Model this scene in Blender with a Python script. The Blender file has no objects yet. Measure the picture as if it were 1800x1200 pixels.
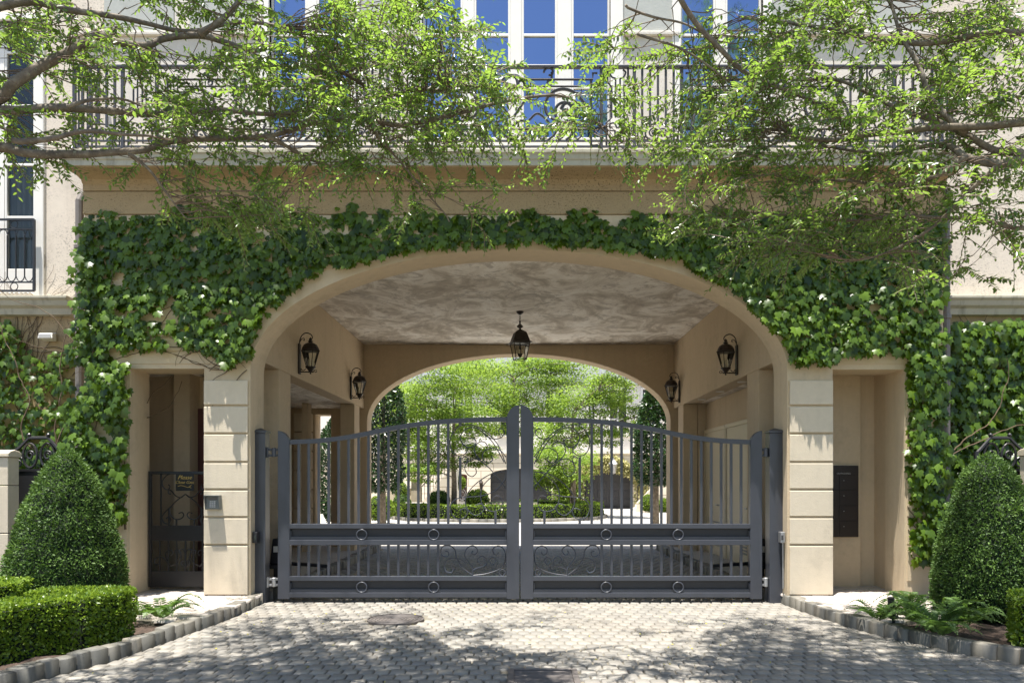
import bpy, bmesh, math, random
import numpy as np
from mathutils import Vector, Matrix, noise
from mathutils.geometry import tessellate_polygon
random.seed(7); rng = np.random.default_rng(11)
S = bpy.context.scene
COL = S.collection
F, CX, CY, EYE = 1300.0, 912.0, 843.0, 1.6
YF, YB = 9.45, 9.95          # front and back face of the archway wall
def P(px, py, Y): return Vector(((px-CX)*Y/F, Y, EYE+(CY-py)*Y/F))
def PX(px, Y): return (px-CX)*Y/F
def PZ(py, Y): return EYE+(CY-py)*Y/F
def G(px, py, z=0.0):
    Y = (EYE-z)*F/(py-CY); return Vector(((px-CX)*Y/F, Y, z))

# ------------------------------------------------------------------ objects
def setp(o, label=None, cat=None, group=None, kind=None):
    if label: o['label'] = label
    if cat: o['category'] = cat
    if group: o['group'] = group
    if kind: o['kind'] = kind
    return o
def thing(name, label, cat, loc=(0,0,0), rz=0, group=None):
    o = bpy.data.objects.new(name, None); COL.objects.link(o)
    o.location = loc; o.rotation_euler = (0,0,rz); o.empty_display_size = .1
    return setp(o, label, cat, group)
def origin_of(o):
    v = Vector((0,0,0))
    while o is not None:
        v = v + Vector(o.location); o = o.parent
    return v
def link_mesh(name, me, mat, parent=None, recenter=None):
    mats = mat if isinstance(mat, (list, tuple)) else [mat]
    for m in mats: me.materials.append(m)
    o = bpy.data.objects.new(name, me); COL.objects.link(o)
    if parent is not None:
        L = origin_of(parent); o.parent = parent
        me.transform(Matrix.Translation(-L))
    else:
        n = len(me.vertices); co = np.empty(n*3, np.float32); me.vertices.foreach_get('co', co)
        co = co.reshape(-1,3)
        c = Vector(((co[:,0].min()+co[:,0].max())/2, (co[:,1].min()+co[:,1].max())/2, co[:,2].min()))
        me.transform(Matrix.Translation(-c)); o.location = c
    return o
class MB:
    def __init__(s): s.v=[]; s.f=[]; s.m=[]; s.mi=0
    def add(s, vs, fs):
        b=len(s.v); s.v += [tuple(p) for p in vs]
        for q in fs: s.f.append(tuple(b+i for i in q)); s.m.append(s.mi)
        return s
    def box(s, x0,x1,y0,y1,z0,z1):
        if x0>x1: x0,x1=x1,x0
        if y0>y1: y0,y1=y1,y0
        if z0>z1: z0,z1=z1,z0
        return s.add([(x0,y0,z0),(x1,y0,z0),(x1,y1,z0),(x0,y1,z0),(x0,y0,z1),(x1,y0,z1),(x1,y1,z1),(x0,y1,z1)],
          [(0,3,2,1),(4,5,6,7),(0,1,5,4),(1,2,6,5),(2,3,7,6),(3,0,4,7)])
    def hexa(s, b, t):   # four bottom points, four top points
        return s.add(list(b)+list(t), [(0,3,2,1),(4,5,6,7),(0,1,5,4),(1,2,6,5),(2,3,7,6),(3,0,4,7)])
    def tube(s, pts, r, n=6, cap=True):
        pts=[Vector(p) for p in pts]; N=len(pts)
        rs = [r]*N if isinstance(r,(int,float)) else list(r)
        t0=(pts[1]-pts[0]).normalized()
        a=Vector((0,0,1)) if abs(t0.z)<.9 else Vector((1,0,0))
        u=(a-t0*a.dot(t0)).normalized(); vs=[]
        for i in range(N):
            t=(pts[min(i+1,N-1)]-pts[max(i-1,0)])
            t = t.normalized() if t.length>1e-9 else t0
            u=(u-t*u.dot(t)); u = u.normalized() if u.length>1e-6 else a; w=t.cross(u)
            for k in range(n):
                an=2*math.pi*k/n; vs.append(pts[i]+(u*math.cos(an)+w*math.sin(an))*rs[i])
        fs=[]
        for i in range(N-1):
            for k in range(n):
                k2=(k+1)%n; fs.append((i*n+k,i*n+k2,(i+1)*n+k2,(i+1)*n+k))
        if cap: fs.append(tuple(range(n-1,-1,-1))); fs.append(tuple((N-1)*n+k for k in range(n)))
        return s.add(vs,fs)
    def lathe(s, prof, c=(0,0,0), n=16, rot=0.0):
        c=Vector(c); vs=[]
        for r,z in prof:
            for k in range(n):
                an=2*math.pi*k/n+rot; vs.append((c.x+r*math.cos(an), c.y+r*math.sin(an), c.z+z))
        fs=[]
        for i in range(len(prof)-1):
            for k in range(n):
                k2=(k+1)%n; fs.append((i*n+k,i*n+k2,(i+1)*n+k2,(i+1)*n+k))
        fs.append(tuple(range(n-1,-1,-1))); fs.append(tuple((len(prof)-1)*n+k for k in range(n)))
        return s.add(vs,fs)
    def prism(s, poly, y0, y1, fn=None):   # poly in (x,z); fn maps (x,y,z)
        fn = fn or (lambda x,y,z:(x,y,z))
        n=len(poly); tri=tessellate_polygon([[Vector((p[0],p[1],0)) for p in poly]])
        vs=[fn(p[0],y0,p[1]) for p in poly]+[fn(p[0],y1,p[1]) for p in poly]
        fs=[tuple(t) for t in tri]+[tuple(n+i for i in reversed(t)) for t in tri]
        fs+=[(i,(i+1)%n,n+(i+1)%n,n+i) for i in range(n)]
        return s.add(vs,fs)
    def extrude_x(s, prof, x0, x1):        # prof in (y,z)
        return s.prism([(p[0],p[1]) for p in prof], x0, x1, lambda a,b,c:(b,a,c))
    def ball(s, c, r, seg=12, ring=8, sq=(1,1,1)):
        prof=[(r*math.sin(math.pi*i/ring), -r*math.cos(math.pi*i/ring)) for i in range(ring+1)]
        vs=[];c=Vector(c)
        for rr,z in prof:
            for k in range(seg):
                an=2*math.pi*k/seg; vs.append((c.x+rr*math.cos(an)*sq[0],c.y+rr*math.sin(an)*sq[1],c.z+z*sq[2]))
        fs=[(i*seg+k,i*seg+(k+1)%seg,(i+1)*seg+(k+1)%seg,(i+1)*seg+k) for i in range(ring) for k in range(seg)]
        return s.add(vs,fs)
    def build(s, name, mat, parent=None, smooth=False, bevel=0, seg=2):
        me=bpy.data.meshes.new(name); me.from_pydata(s.v,[],s.f)
        for p,m in zip(me.polygons,s.m): p.material_index=m
        bm=bmesh.new(); bm.from_mesh(me); bmesh.ops.recalc_face_normals(bm, faces=bm.faces); bm.to_mesh(me); bm.free()
        if smooth:
            me.polygons.foreach_set('use_smooth',[True]*len(me.polygons))
        o=link_mesh(name, me, mat, parent)
        if bevel:
            b=o.modifiers.new('bevel','BEVEL'); b.width=bevel; b.segments=seg; b.limit_method='ANGLE'; b.angle_limit=math.radians(40)
        return o
def catmull(pts, n=8):
    pts=[Vector(p) for p in pts]
    if len(pts)<3: return pts
    q=[pts[0]*2-pts[1]]+pts+[pts[-1]*2-pts[-2]]; out=[]
    for i in range(1,len(q)-2):
        a,b,c,d=q[i-1],q[i],q[i+1],q[i+2]
        for k in range(n):
            t=k/n; out.append(.5*((2*b)+(c-a)*t+(2*a-5*b+4*c-d)*t*t+(3*b-a-3*c+d)*t**3))
    out.append(pts[-1]); return out
def spiral(cx, cy, r0, r1, a0, a1, n=24):   # picture-like 2D list (x, y down)
    return [(cx+(r0+(r1-r0)*i/n)*math.cos(a0+(a1-a0)*i/n), cy+(r0+(r1-r0)*i/n)*math.sin(a0+(a1-a0)*i/n)) for i in range(n+1)]
def np_mesh(name, V, faces_loops, counts, mat, parent=None, tone=None, matidx=None, smooth=False):
    me=bpy.data.meshes.new(name); V=np.asarray(V,np.float32)
    me.vertices.add(len(V)); me.vertices.foreach_set('co', V.ravel())
    L=np.asarray(faces_loops,np.int32); C=np.asarray(counts,np.int32)
    me.loops.add(len(L)); me.loops.foreach_set('vertex_index', L)
    me.polygons.add(len(C)); st=np.zeros(len(C),np.int32); st[1:]=np.cumsum(C)[:-1]
    me.polygons.foreach_set('loop_start', st)
    if matidx is not None: me.polygons.foreach_set('material_index', np.asarray(matidx,np.int32))
    if smooth: me.polygons.foreach_set('use_smooth', np.ones(len(C),bool))
    me.update(calc_edges=True); me.validate()
    if tone is not None:
        at=me.attributes.new('tone','FLOAT','POINT'); at.data.foreach_set('value', np.asarray(tone,np.float32))
    return link_mesh(name, me, mat, parent)
def norm(a): return a/np.maximum(np.linalg.norm(a,axis=-1,keepdims=True),1e-9)
def leaf_cloud(pos, axis, nrm, length, width, shape, faces, fold=.18, droop=.12):
    """pos,axis,nrm: (N,3); shape: (k,2) local (across, along); returns V, loops, counts"""
    N=len(pos); axis=norm(axis); nrm=norm(nrm-axis*np.sum(nrm*axis,1,keepdims=True)); side=np.cross(axis,nrm)
    sh=np.asarray(shape,float); k=len(sh)
    x=sh[:,0][None,:]*np.asarray(width).reshape(-1,1); y=sh[:,1][None,:]*np.asarray(length).reshape(-1,1)
    z=np.abs(x)*fold - droop*(sh[:,1][None,:]**2)*np.asarray(length).reshape(-1,1)
    V=pos[:,None,:]+side[:,None,:]*x[...,None]+axis[:,None,:]*y[...,None]+nrm[:,None,:]*z[...,None]
    base=(np.arange(N)*k)[:,None]
    flat=np.concatenate([np.asarray(f) for f in faces])[None,:]
    loops=(base+flat).ravel(); counts=np.tile([len(f) for f in faces],N)
    return V.reshape(-1,3), loops, counts
LEAF=([(0,0),(-.5,.35),(-.38,.7),(0,1),(.38,.7),(.5,.35)], [(0,3,2,1),(0,5,4,3)])
IVY=([(0,.3),(0,0),(.3,-.12),(.58,.12),(.4,.36),(.52,.62),(.2,.62),(0,1.0),(-.2,.62),(-.52,.62),(-.4,.36),(-.58,.12),(-.3,-.12)],
     [(0,i,i+1) for i in range(1,12)]+[(0,12,1)])
DIAM=([(0,0),(.5,.5),(0,1),(-.5,.5)],[(0,1,2,3)])

# ------------------------------------------------------------------ materials
class NT:
    def __init__(s, name):
        s.mat=bpy.data.materials.new(name); s.mat.use_nodes=True; s.t=s.mat.node_tree
        s.b=s.t.nodes['Principled BSDF']; s.out=s.t.nodes['Material Output']
    def n(s, t, **k):
        o=s.t.nodes.new(t)
        for a,v in k.items():
            if a in o.inputs: o.inputs[a].default_value=v
            else: setattr(o,a,v)
        return o
    def l(s,a,b): s.t.links.new(a,b)
    def coords(s, scale=(1,1,1)):
        g=s.n('ShaderNodeNewGeometry'); m=s.n('ShaderNodeMapping'); m.inputs['Scale'].default_value=scale
        s.l(g.outputs['Position'], m.inputs['Vector']); return m.outputs['Vector']
    def noise(s, scale, detail=4, rough=.55, vec=None, dist=0):
        o=s.n('ShaderNodeTexNoise'); o.inputs['Scale'].default_value=scale; o.inputs['Detail'].default_value=detail
        o.inputs['Roughness'].default_value=rough; o.inputs['Distortion'].default_value=dist
        if vec is None: vec=s.coords()
        s.l(vec,o.inputs['Vector']); return o.outputs['Fac']
    def ramp(s, fac, stops):
        r=s.n('ShaderNodeValToRGB'); e=r.color_ramp.elements
        while len(e)<len(stops): e.new(.5)
        for i,(p,c) in enumerate(stops):
            e[i].position=p; e[i].color=(c[0],c[1],c[2],1) if not isinstance(c,(int,float)) else (c,c,c,1)
        s.l(fac,r.inputs['Fac']); return r.outputs['Color']
    def mix(s, fac, a, b, mode='MIX'):
        m=s.n('ShaderNodeMix'); m.data_type='RGBA'; m.blend_type=mode
        for v,i in ((fac,0),(a,6),(b,7)):
            if hasattr(v,'links') or hasattr(v,'is_linked'): s.l(v,m.inputs[i])
            elif isinstance(v,(int,float)): m.inputs[i].default_value=v
            else: m.inputs[i].default_value=(v[0],v[1],v[2],1)
        return m.outputs[2]
    def base(s,c):
        if hasattr(c,'is_linked'): s.l(c,s.b.inputs['Base Color'])
        else: s.b.inputs['Base Color'].default_value=(c[0],c[1],c[2],1)
    def bump(s, h, strength=.3, dist=.01):
        b=s.n('ShaderNodeBump'); b.inputs['Strength'].default_value=strength; b.inputs['Distance'].default_value=dist
        s.l(h,b.inputs['Height']); s.l(b.outputs['Normal'], s.b.inputs['Normal'])
    def attr(s, name):
        a=s.n('ShaderNodeAttribute'); a.attribute_name=name; return a.outputs['Fac']
    def set(s, rough=.8, metal=0, spec=.5):
        s.b.inputs['Roughness'].default_value=rough; s.b.inputs['Metallic'].default_value=metal
        s.b.inputs['Specular IOR Level'].default_value=spec; return s.mat
def mul(c,k): return tuple(min(1,x*k) for x in c)
def stucco(name, c, var=.16, specks=0, streak=0, rough=.9, bump=.35):
    t=NT(name); big=t.noise(.9,5,.6); fine=t.noise(14,4,.6)
    col=t.mix(big, mul(c,1-var), mul(c,1+var))
    col=t.mix(t.ramp(fine,[(.3,0),(.75,.35)]), col, mul(c,.8))
    bl=t.noise(2.3,7,.72); col=t.mix(t.ramp(bl,[(.56,0),(.66,.28)]), col, mul(c,.62))
    if streak:
        v=t.coords((5,5,.35)); st=t.noise(1.4,4,.65,v)
        col=t.mix(t.ramp(st,[(.52,0),(.72,streak)]), col, mul(c,.45))
    if specks:
        sp=t.noise(44,4,.75,t.coords((1,1,1.4))); mk=t.noise(1.1,3,.6)
        f=t.n('ShaderNodeMath',operation='MULTIPLY'); t.l(t.ramp(sp,[(.55,0),(.61,1)]),f.inputs[0]); t.l(t.ramp(mk,[(.38,0),(.62,specks)]),f.inputs[1])
        col=t.mix(f.outputs[0], col, mul(c,.30))
    t.base(col); t.bump(t.noise(60,5,.7),bump,.006); return t.set(rough,0,.25)
def plain(name, c, rough=.6, metal=0, var=.12, nscale=9, bump=0, spec=.5):
    t=NT(name); n=t.noise(nscale,4,.6); t.base(t.mix(n, mul(c,1-var), mul(c,1+var)))
    if bump: t.bump(t.noise(nscale*8,4,.6),bump,.004)
    return t.set(rough,metal,spec)
def leafmat(name, dark, light, rough=.42, trans=.35, tcol=None, spec=.5):
    t=NT(name); a=t.attr('tone'); col=t.ramp(a,[(0,dark),(1,light)])
    t.base(col); t.set(rough,0,spec)
    tr=t.n('ShaderNodeBsdfTranslucent'); t.l(t.mix(a, mul(tcol or light,.7), mul(tcol or light,1.2)), tr.inputs['Color'])
    mx=t.n('ShaderNodeMixShader'); mx.inputs[0].default_value=trans
    t.l(t.b.outputs[0],mx.inputs[1]); t.l(tr.outputs[0],mx.inputs[2]); t.l(mx.outputs[0],t.out.inputs['Surface'])
    return t.mat
M={}
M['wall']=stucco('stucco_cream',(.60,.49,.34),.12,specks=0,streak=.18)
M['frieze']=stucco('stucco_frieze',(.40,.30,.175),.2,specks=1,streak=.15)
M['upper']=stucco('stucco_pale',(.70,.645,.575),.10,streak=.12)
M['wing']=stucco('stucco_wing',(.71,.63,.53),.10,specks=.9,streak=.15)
M['pier']=stucco('stucco_pier',(.66,.575,.44),.07,streak=.12)
M['tunnel']=stucco('stucco_tunnel',(.56,.45,.31),.14,streak=.15)
M['rear_unused']=stucco('stucco_rear',(.36,.27,.175),.12)
M['slab']=stucco('slab_stone',(.46,.43,.34),.14,streak=.7)
M['white']=plain('white_paint',(.80,.77,.71),.45,var=.05)
M['greypanel']=stucco('grey_panel',(.45,.46,.43),.08)
def ceil_mat():
    t=NT('brushed_plaster'); v=t.coords((.95,.6,1)); n1=t.noise(1.5,9,.68,v,1.2); n2=t.noise(2.6,7,.72,t.coords((.8,.75,1)),2.0)
    col=t.ramp(n1,[(.34,(.42,.36,.29)),(.45,(.60,.54,.455)),(.52,(.80,.745,.66)),(.62,(.92,.88,.81))])
    col=t.mix(t.ramp(n2,[(.52,0),(.60,.6)]),col,(.36,.315,.26)); t.base(col); t.bump(n2,.3,.01); return t.set(.8,0,.3)
M['ceiling']=ceil_mat()
M['door']=plain('cream_door_paint',(.60,.53,.38),.5,var=.05)
M['reddoor']=plain('dark_red_door',(.10,.035,.03),.5)
M['pane']=None
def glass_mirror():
    t=NT('window_glass'); t.base(t.mix(t.noise(.5,3,.5),(.19,.27,.44),(.29,.36,.51))); t.bump(t.noise(1.3,3,.5),.12,.03); return t.set(.05,1.0,.5)  # deep blue of the reflected sky put into the mirror tint, varied by noise
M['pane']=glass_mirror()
def dark_pane():
    t=NT('dark_window_glass'); t.base((.03,.035,.045)); return t.set(.06,0,.8)
M['darkpane']=dark_pane()
M['iron']=plain('black_iron',(.018,.018,.02),.42,0,.3,spec=.5)
M['railing']=plain('slate_iron',(.034,.035,.043),.45,0,.2,spec=.6)
M['gate']=plain('gate_grey_paint',(.046,.050,.062),.38,0,.25,nscale=4,bump=.15,spec=.6)
M['panel_shade']=plain('shaded_gate_panel',(.022,.022,.025),.5,0,.2)  # darker copy of the gate paint; shade of the recess put into the colour
M['bronze']=plain('dark_bronze',(.03,.022,.017),.45,.3,.3)
M['steel']=plain('galvanised_steel',(.42,.42,.42),.4,.8,.2)
def clearglass():
    t=NT('lantern_glass'); tr=t.n('ShaderNodeBsdfTransparent'); tr.inputs[0].default_value=(.9,.92,.9,1)
    g=t.n('ShaderNodeBsdfGlossy'); g.inputs['Roughness'].default_value=.05
    fr=t.n('ShaderNodeFresnel'); fr.inputs[0].default_value=1.35
    mx=t.n('ShaderNodeMixShader'); t.l(fr.outputs[0],mx.inputs[0]); t.l(tr.outputs[0],mx.inputs[1]); t.l(g.outputs[0],mx.inputs[2])
    t.l(mx.outputs[0],t.out.inputs['Surface']); return t.mat
M['glass']=clearglass()
M['candle']=plain('candle_sleeve',(.7,.62,.45),.5)
M['pipe']=plain('downpipe_paint',(.17,.15,.135),.5,var=.3,nscale=14)
M['curtain']=plain('grey_curtain',(.15,.155,.15),.8,var=.1)
def paver_mat(name,a,b,c):
    t=NT(name); tone=t.attr('tone'); col=t.ramp(tone,[(0,a),(.5,b),(1,c)])
    n=t.noise(5,5,.6); col=t.mix(t.ramp(n,[(.35,0),(.75,.45)]),col,mul(b,.68))
    g=t.noise(90,4,.7); col=t.mix(t.ramp(g,[(.35,.28),(.7,0)]),col,mul(b,.55))
    big=t.noise(.7,4,.6); col=t.mix(t.ramp(big,[(.45,0),(.7,.4)]),col,(.22,.19,.15))
    t.base(col); t.bump(t.noise(70,6,.7),.35,.006); return t.set(.62,0,.5)
M['paver']=paver_mat('tumbled_pavers',(.185,.175,.155),(.24,.227,.20),(.30,.277,.235))
M['flag']=paver_mat('flagstones',(.42,.37,.33),(.48,.43,.38),(.52,.47,.42))
M['kerbstone']=paver_mat('granite_setts',(.085,.085,.075),(.15,.145,.125),(.23,.21,.17))
def ground_mat():
    t=NT('sandy_ground'); t.base(t.mix(t.noise(3,5,.6),(.13,.115,.085),(.20,.18,.14))); t.bump(t.noise(60,5,.7),.5,.01); return t.set(.95)
M['ground']=ground_mat()
def court_mat():
    t=NT('court_setts'); b=t.n('ShaderNodeTexBrick'); t.l(t.coords(),b.inputs['Vector'])
    b.inputs['Color1'].default_value=(.46,.44,.40,1); b.inputs['Color2'].default_value=(.40,.38,.35,1); b.inputs['Mortar'].default_value=(.24,.22,.19,1)
    b.inputs['Scale'].default_value=1; b.inputs['Mortar Size'].default_value=.008; b.inputs['Brick Width'].default_value=.16; b.inputs['Row Height'].default_value=.13
    t.base(t.mix(t.noise(.6,4,.6),b.outputs['Color'],(.38,.36,.32))); return t.set(.9)
M['court']=court_mat()
def mulch():
    t=NT('bark_mulch'); n=t.noise(26,5,.7,t.coords((1,1.6,1))); t.base(t.ramp(n,[(.3,(.03,.02,.014)),(.55,(.065,.042,.03)),(.75,(.14,.095,.07))])); t.bump(n,.9,.03); return t.set(.95)
M['mulch']=mulch()
def bark():
    t=NT('elm_bark'); n=t.noise(14,5,.65,t.coords((1,1,1))); sp=t.noise(40,3,.6)
    col=t.ramp(n,[(.3,(.08,.065,.05)),(.55,(.17,.14,.105)),(.75,(.30,.26,.20))])
    col=t.mix(t.ramp(sp,[(.62,0),(.7,.6)]),col,(.30,.32,.22)); t.base(col); t.bump(n,.8,.02); return t.set(.9)
M['bark']=bark()
M['twig']=plain('twig_bark',(.15,.11,.08),.9,var=.3)
M['vine']=plain('vine_stem',(.11,.075,.045),.9,var=.3)
M['leaf']=leafmat('elm_leaf',(.034,.08,.014),(.16,.25,.055),.30,.45,(.30,.47,.06),.8)
M['ivy']=leafmat('ivy_leaf',(.018,.046,.004),(.115,.20,.015),.36,.34,(.32,.46,.02),.45)
M['yew']=leafmat('yew_leaf',(.03,.072,.016),(.125,.21,.045),.55,.22,(.14,.25,.04),.3)
M['box']=leafmat('boxwood_leaf',(.055,.115,.010),(.22,.32,.03),.40,.34,(.30,.44,.04))
M['fern']=leafmat('fern_leaf',(.05,.10,.02),(.12,.21,.045),.5,.35,(.2,.36,.05))
M['court_leaf']=leafmat('courtyard_leaf',(.05,.11,.014),(.20,.30,.04),.5,.46,(.38,.54,.07))
M['dark_leaf']=leafmat('holly_leaf',(.012,.035,.010),(.035,.085,.018),.3,.15,(.06,.13,.02))
M['blossom']=leafmat('blossom_leaf',(.28,.27,.10),(.55,.50,.25),.6,.4,(.5,.5,.2))
M['core']=plain('shrub_core',(.012,.022,.009),.95)  # near-black fill; shade inside shrubs and under the grate put into the colour
M['stone']=stucco('garden_stone',(.52,.45,.34),.12)
M['farwall']=None
def farwall():
    t=NT('far_stucco'); b=t.n('ShaderNodeTexBrick'); 
    v=t.coords(); sx=t.n('ShaderNodeSeparateXYZ'); t.l(v,sx.inputs[0]); cb=t.n('ShaderNodeCombineXYZ'); t.l(sx.outputs[0],cb.inputs[0]); t.l(sx.outputs[2],cb.inputs[1]); t.l(cb.outputs[0],b.inputs['Vector'])
    b.inputs['Color1'].default_value=(.74,.67,.56,1); b.inputs['Color2'].default_value=(.71,.64,.53,1); b.inputs['Mortar'].default_value=(.42,.36,.28,1)
    b.inputs['Scale'].default_value=1; b.inputs['Mortar Size'].default_value=.022; b.inputs['Brick Width'].default_value=1.4; b.inputs['Row Height'].default_value=.42
    t.base(b.outputs['Color']); return t.set(.9)
M['farwall']=farwall()
M['farwhite']=stucco('far_white',(.80,.76,.70),.05)
M['slate']=plain('slate_roof',(.16,.17,.19),.7,var=.15)
M['garage']=plain('garage_paint',(.035,.035,.042),.5,var=.2)
M['gold']=plain('gold_lettering',(.55,.38,.09),.45)
M['greytext']=plain('grey_lettering',(.45,.44,.42),.5)
M['mailbox']=plain('mailbox_bronze',(.028,.02,.017),.5,.2,.2)
M['keys']=plain('keypad_grey',(.16,.17,.16),.5)
M['lamp_white']=plain('lamp_housing_white',(.75,.73,.68),.4)
M['cast']=plain('cast_iron',(.13,.115,.105),.6,.3,.25,nscale=30,bump=.3)
M['yellowleaf']=leafmat('fallen_leaf',(.30,.27,.03),(.55,.48,.05),.6,.1)
SKY,SUNE,EXPO=.08,4.5,1.62
# ================================================================== SETTING
def pip(x,y,poly):
    c=False; n=len(poly)
    for i in range(n):
        x1,y1=poly[i]; x2,y2=poly[(i+1)%n]
        if (y1>y)!=(y2>y) and x<(x2-x1)*(y-y1)/(y2-y1)+x1: c=not c
    return c
MB().box(-160,160,-60,220,-.5,-.022).build('ground', M['ground'])['kind']='structure'
LK=[(-3.33,9.66),(-3.34,8.52),(-3.42,7.88),(-3.49,7.25),(-3.58,6.67),(-3.70,6.30),(-3.86,5.86),(-4.12,5.2),(-4.5,4.5),(-5.0,3.8)]
RK=[(3.40,9.66),(3.50,8.67),(3.68,7.73),(3.97,7.07),(4.25,6.60),(4.42,6.35),(4.95,5.75),(5.6,5.2),(6.4,4.7),(7.4,4.3)]
MANHOLE=(-1.415,8.50,.325); GRATE=(-.09,.49,5.50,6.27)
def pavers(name, mat, cells, z=0.0, ins=.011, dz=.009, jit=.005, kind='structure'):
    V=[];T=[]; 
    for (x0,x1,y0,y1) in cells:
        t=random.random(); h=z+random.uniform(-.002,.002); tx=random.uniform(-.0015,.0015); ty=random.uniform(-.0015,.0015)
        j=[(random.uniform(-jit,jit),random.uniform(-jit,jit)) for _ in range(4)]
        c=[(x0,y0),(x1,y0),(x1,y1),(x0,y1)]; s=[(1,1),(-1,1),(-1,-1),(1,-1)]
        o=[(c[k][0]+j[k][0],c[k][1]+j[k][1]) for k in range(4)]
        top=[(o[k][0]+s[k][0]*ins,o[k][1]+s[k][1]*ins,h+tx*s[k][0]+ty*s[k][1]) for k in range(4)]
        mid=[(o[k][0]+s[k][0]*ins*.25,o[k][1]+s[k][1]*ins*.25,h-dz+tx*s[k][0]+ty*s[k][1]) for k in range(4)]
        bot=[(o[k][0],o[k][1],z-.028) for k in range(4)]
        V+=top+mid+bot; T+=[t]*12
    n=len(cells); fs=[(0,1,2,3)]+[(k,4+k,4+(k+1)%4,(k+1)%4) for k in range(4)]+[(4+k,8+k,8+(k+1)%4,4+(k+1)%4) for k in range(4)]
    flat=np.concatenate([np.array(f) for f in fs]); loops=(np.arange(n)[:,None]*12+flat[None,:]).ravel()
    sm=None
    o=np_mesh(name,V,loops,np.tile([4]*9,n),mat,tone=T)
    if kind: o['kind']=kind
    return o
def edge(poly,y):
    for (a,b) in zip(poly,poly[1:]):
        if min(a[1],b[1])<=y<=max(a[1],b[1]): return a[0]+(b[0]-a[0])*(y-a[1])/(b[1]-a[1])
    return poly[-1][0]
cells=[]; y=3.9; row=0; PW,PH=.133,.158
while y<17.25:
    xl,xr=(edge(LK,y+.08),edge(RK,y+.08)) if y<9.62 else ((-3.42,3.42) if y<9.9 else (-3.16,3.16))
    x=xl-random.random()*.02-(PW/2 if row%2 else 0); gr=.004
    x=-6-(PW/2 if row%2 else 0)
    while x<xr:
        x0,x1=max(x,xl+.004),min(x+PW,xr-.004)
        cx_,cy_=(x0+x1)/2,y+PH/2
        ok=x1-x0>.03 and (cx_-MANHOLE[0])**2+(cy_-MANHOLE[1])**2>(MANHOLE[2]+.05)**2 and not(GRATE[0]-.02<cx_<GRATE[1]+.02 and GRATE[2]-.05<cy_<GRATE[3]+.05)
        if ok: cells.append((x0+gr,x1-gr,y+gr*.8,y+PH-gr*.8))
        x+=PW*(1+0*random.random())
    y+=PH; row+=1
pavers('driveway', M['paver'], cells)
# raised flagstone pavements and planting beds on both sides
Lwalk=[(-3.40,9.9),(-3.42,8.5),(-3.50,7.9),(-3.62,7.75),(-4.3,7.95),(-5.1,8.45),(-5.1,11.6),(-3.40,11.6)]
Rwalk=[(3.46,9.9),(3.58,8.7),(3.72,7.95),(3.90,7.75),(4.5,8.0),(5.05,8.6),(5.05,10.6),(3.46,10.6)]
for wname,poly in (('pavement',Lwalk),('pavement',Rwalk)):
    cc=[]; y=7.4; r=0
    while y<11.7:
        x=-5.4-(.11 if r%2 else 0)
        while x<5.4:
            if pip(x+.11,y+.09,poly): cc.append((x+.003,x+.217,y+.003,y+.177))
            x+=.22
        y+=.18; r+=1
    pavers(wname,M['flag'],cc,z=.125,ins=.008,dz=.006,jit=.003)
    MB().prism([(p[0],p[1]) for p in poly],-.02,.105,lambda a,b,c:(a,c,b)).build('pavement_base',M['ground'])['kind']='structure'
def bed(name, poly):
    vs=[];fs=[]; xs=np.arange(min(p[0] for p in poly),max(p[0] for p in poly),.07); ys=np.arange(min(p[1] for p in poly),max(p[1] for p in poly),.07)
    idx={}
    for i,x in enumerate(xs):
        for k,yy in enumerate(ys):
            if pip(x,yy,poly):
                idx[i,k]=len(vs); vs.append((x,yy,.085+.05*noise.noise(Vector((x*2.5,yy*2.5,0)))+random.uniform(-.012,.012)))
    for (i,k) in idx:
        q=[(i,k),(i+1,k),(i+1,k+1),(i,k+1)]
        if all(a in idx for a in q): fs.append(tuple(idx[a] for a in q))
    m=MB(); m.add(vs,fs); o=m.build(name,M['mulch'],smooth=True); o['kind']='structure'
Lbed=[(x-.06,y) for x,y in LK if y<8.3]+[(-9,3.8),(-9,9.9),(-5.0,9.9),(-5.05,8.4),(-4.3,7.95),(-3.62,7.75)]
Rbed=[(x+.06,y) for x,y in RK if y<8.2]+[(10,4.3),(10,9.9),(5.0,9.9),(5.0,8.55),(4.5,7.95),(3.9,7.7)]
bed('planting_bed',Lbed); bed('planting_bed',Rbed)
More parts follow.
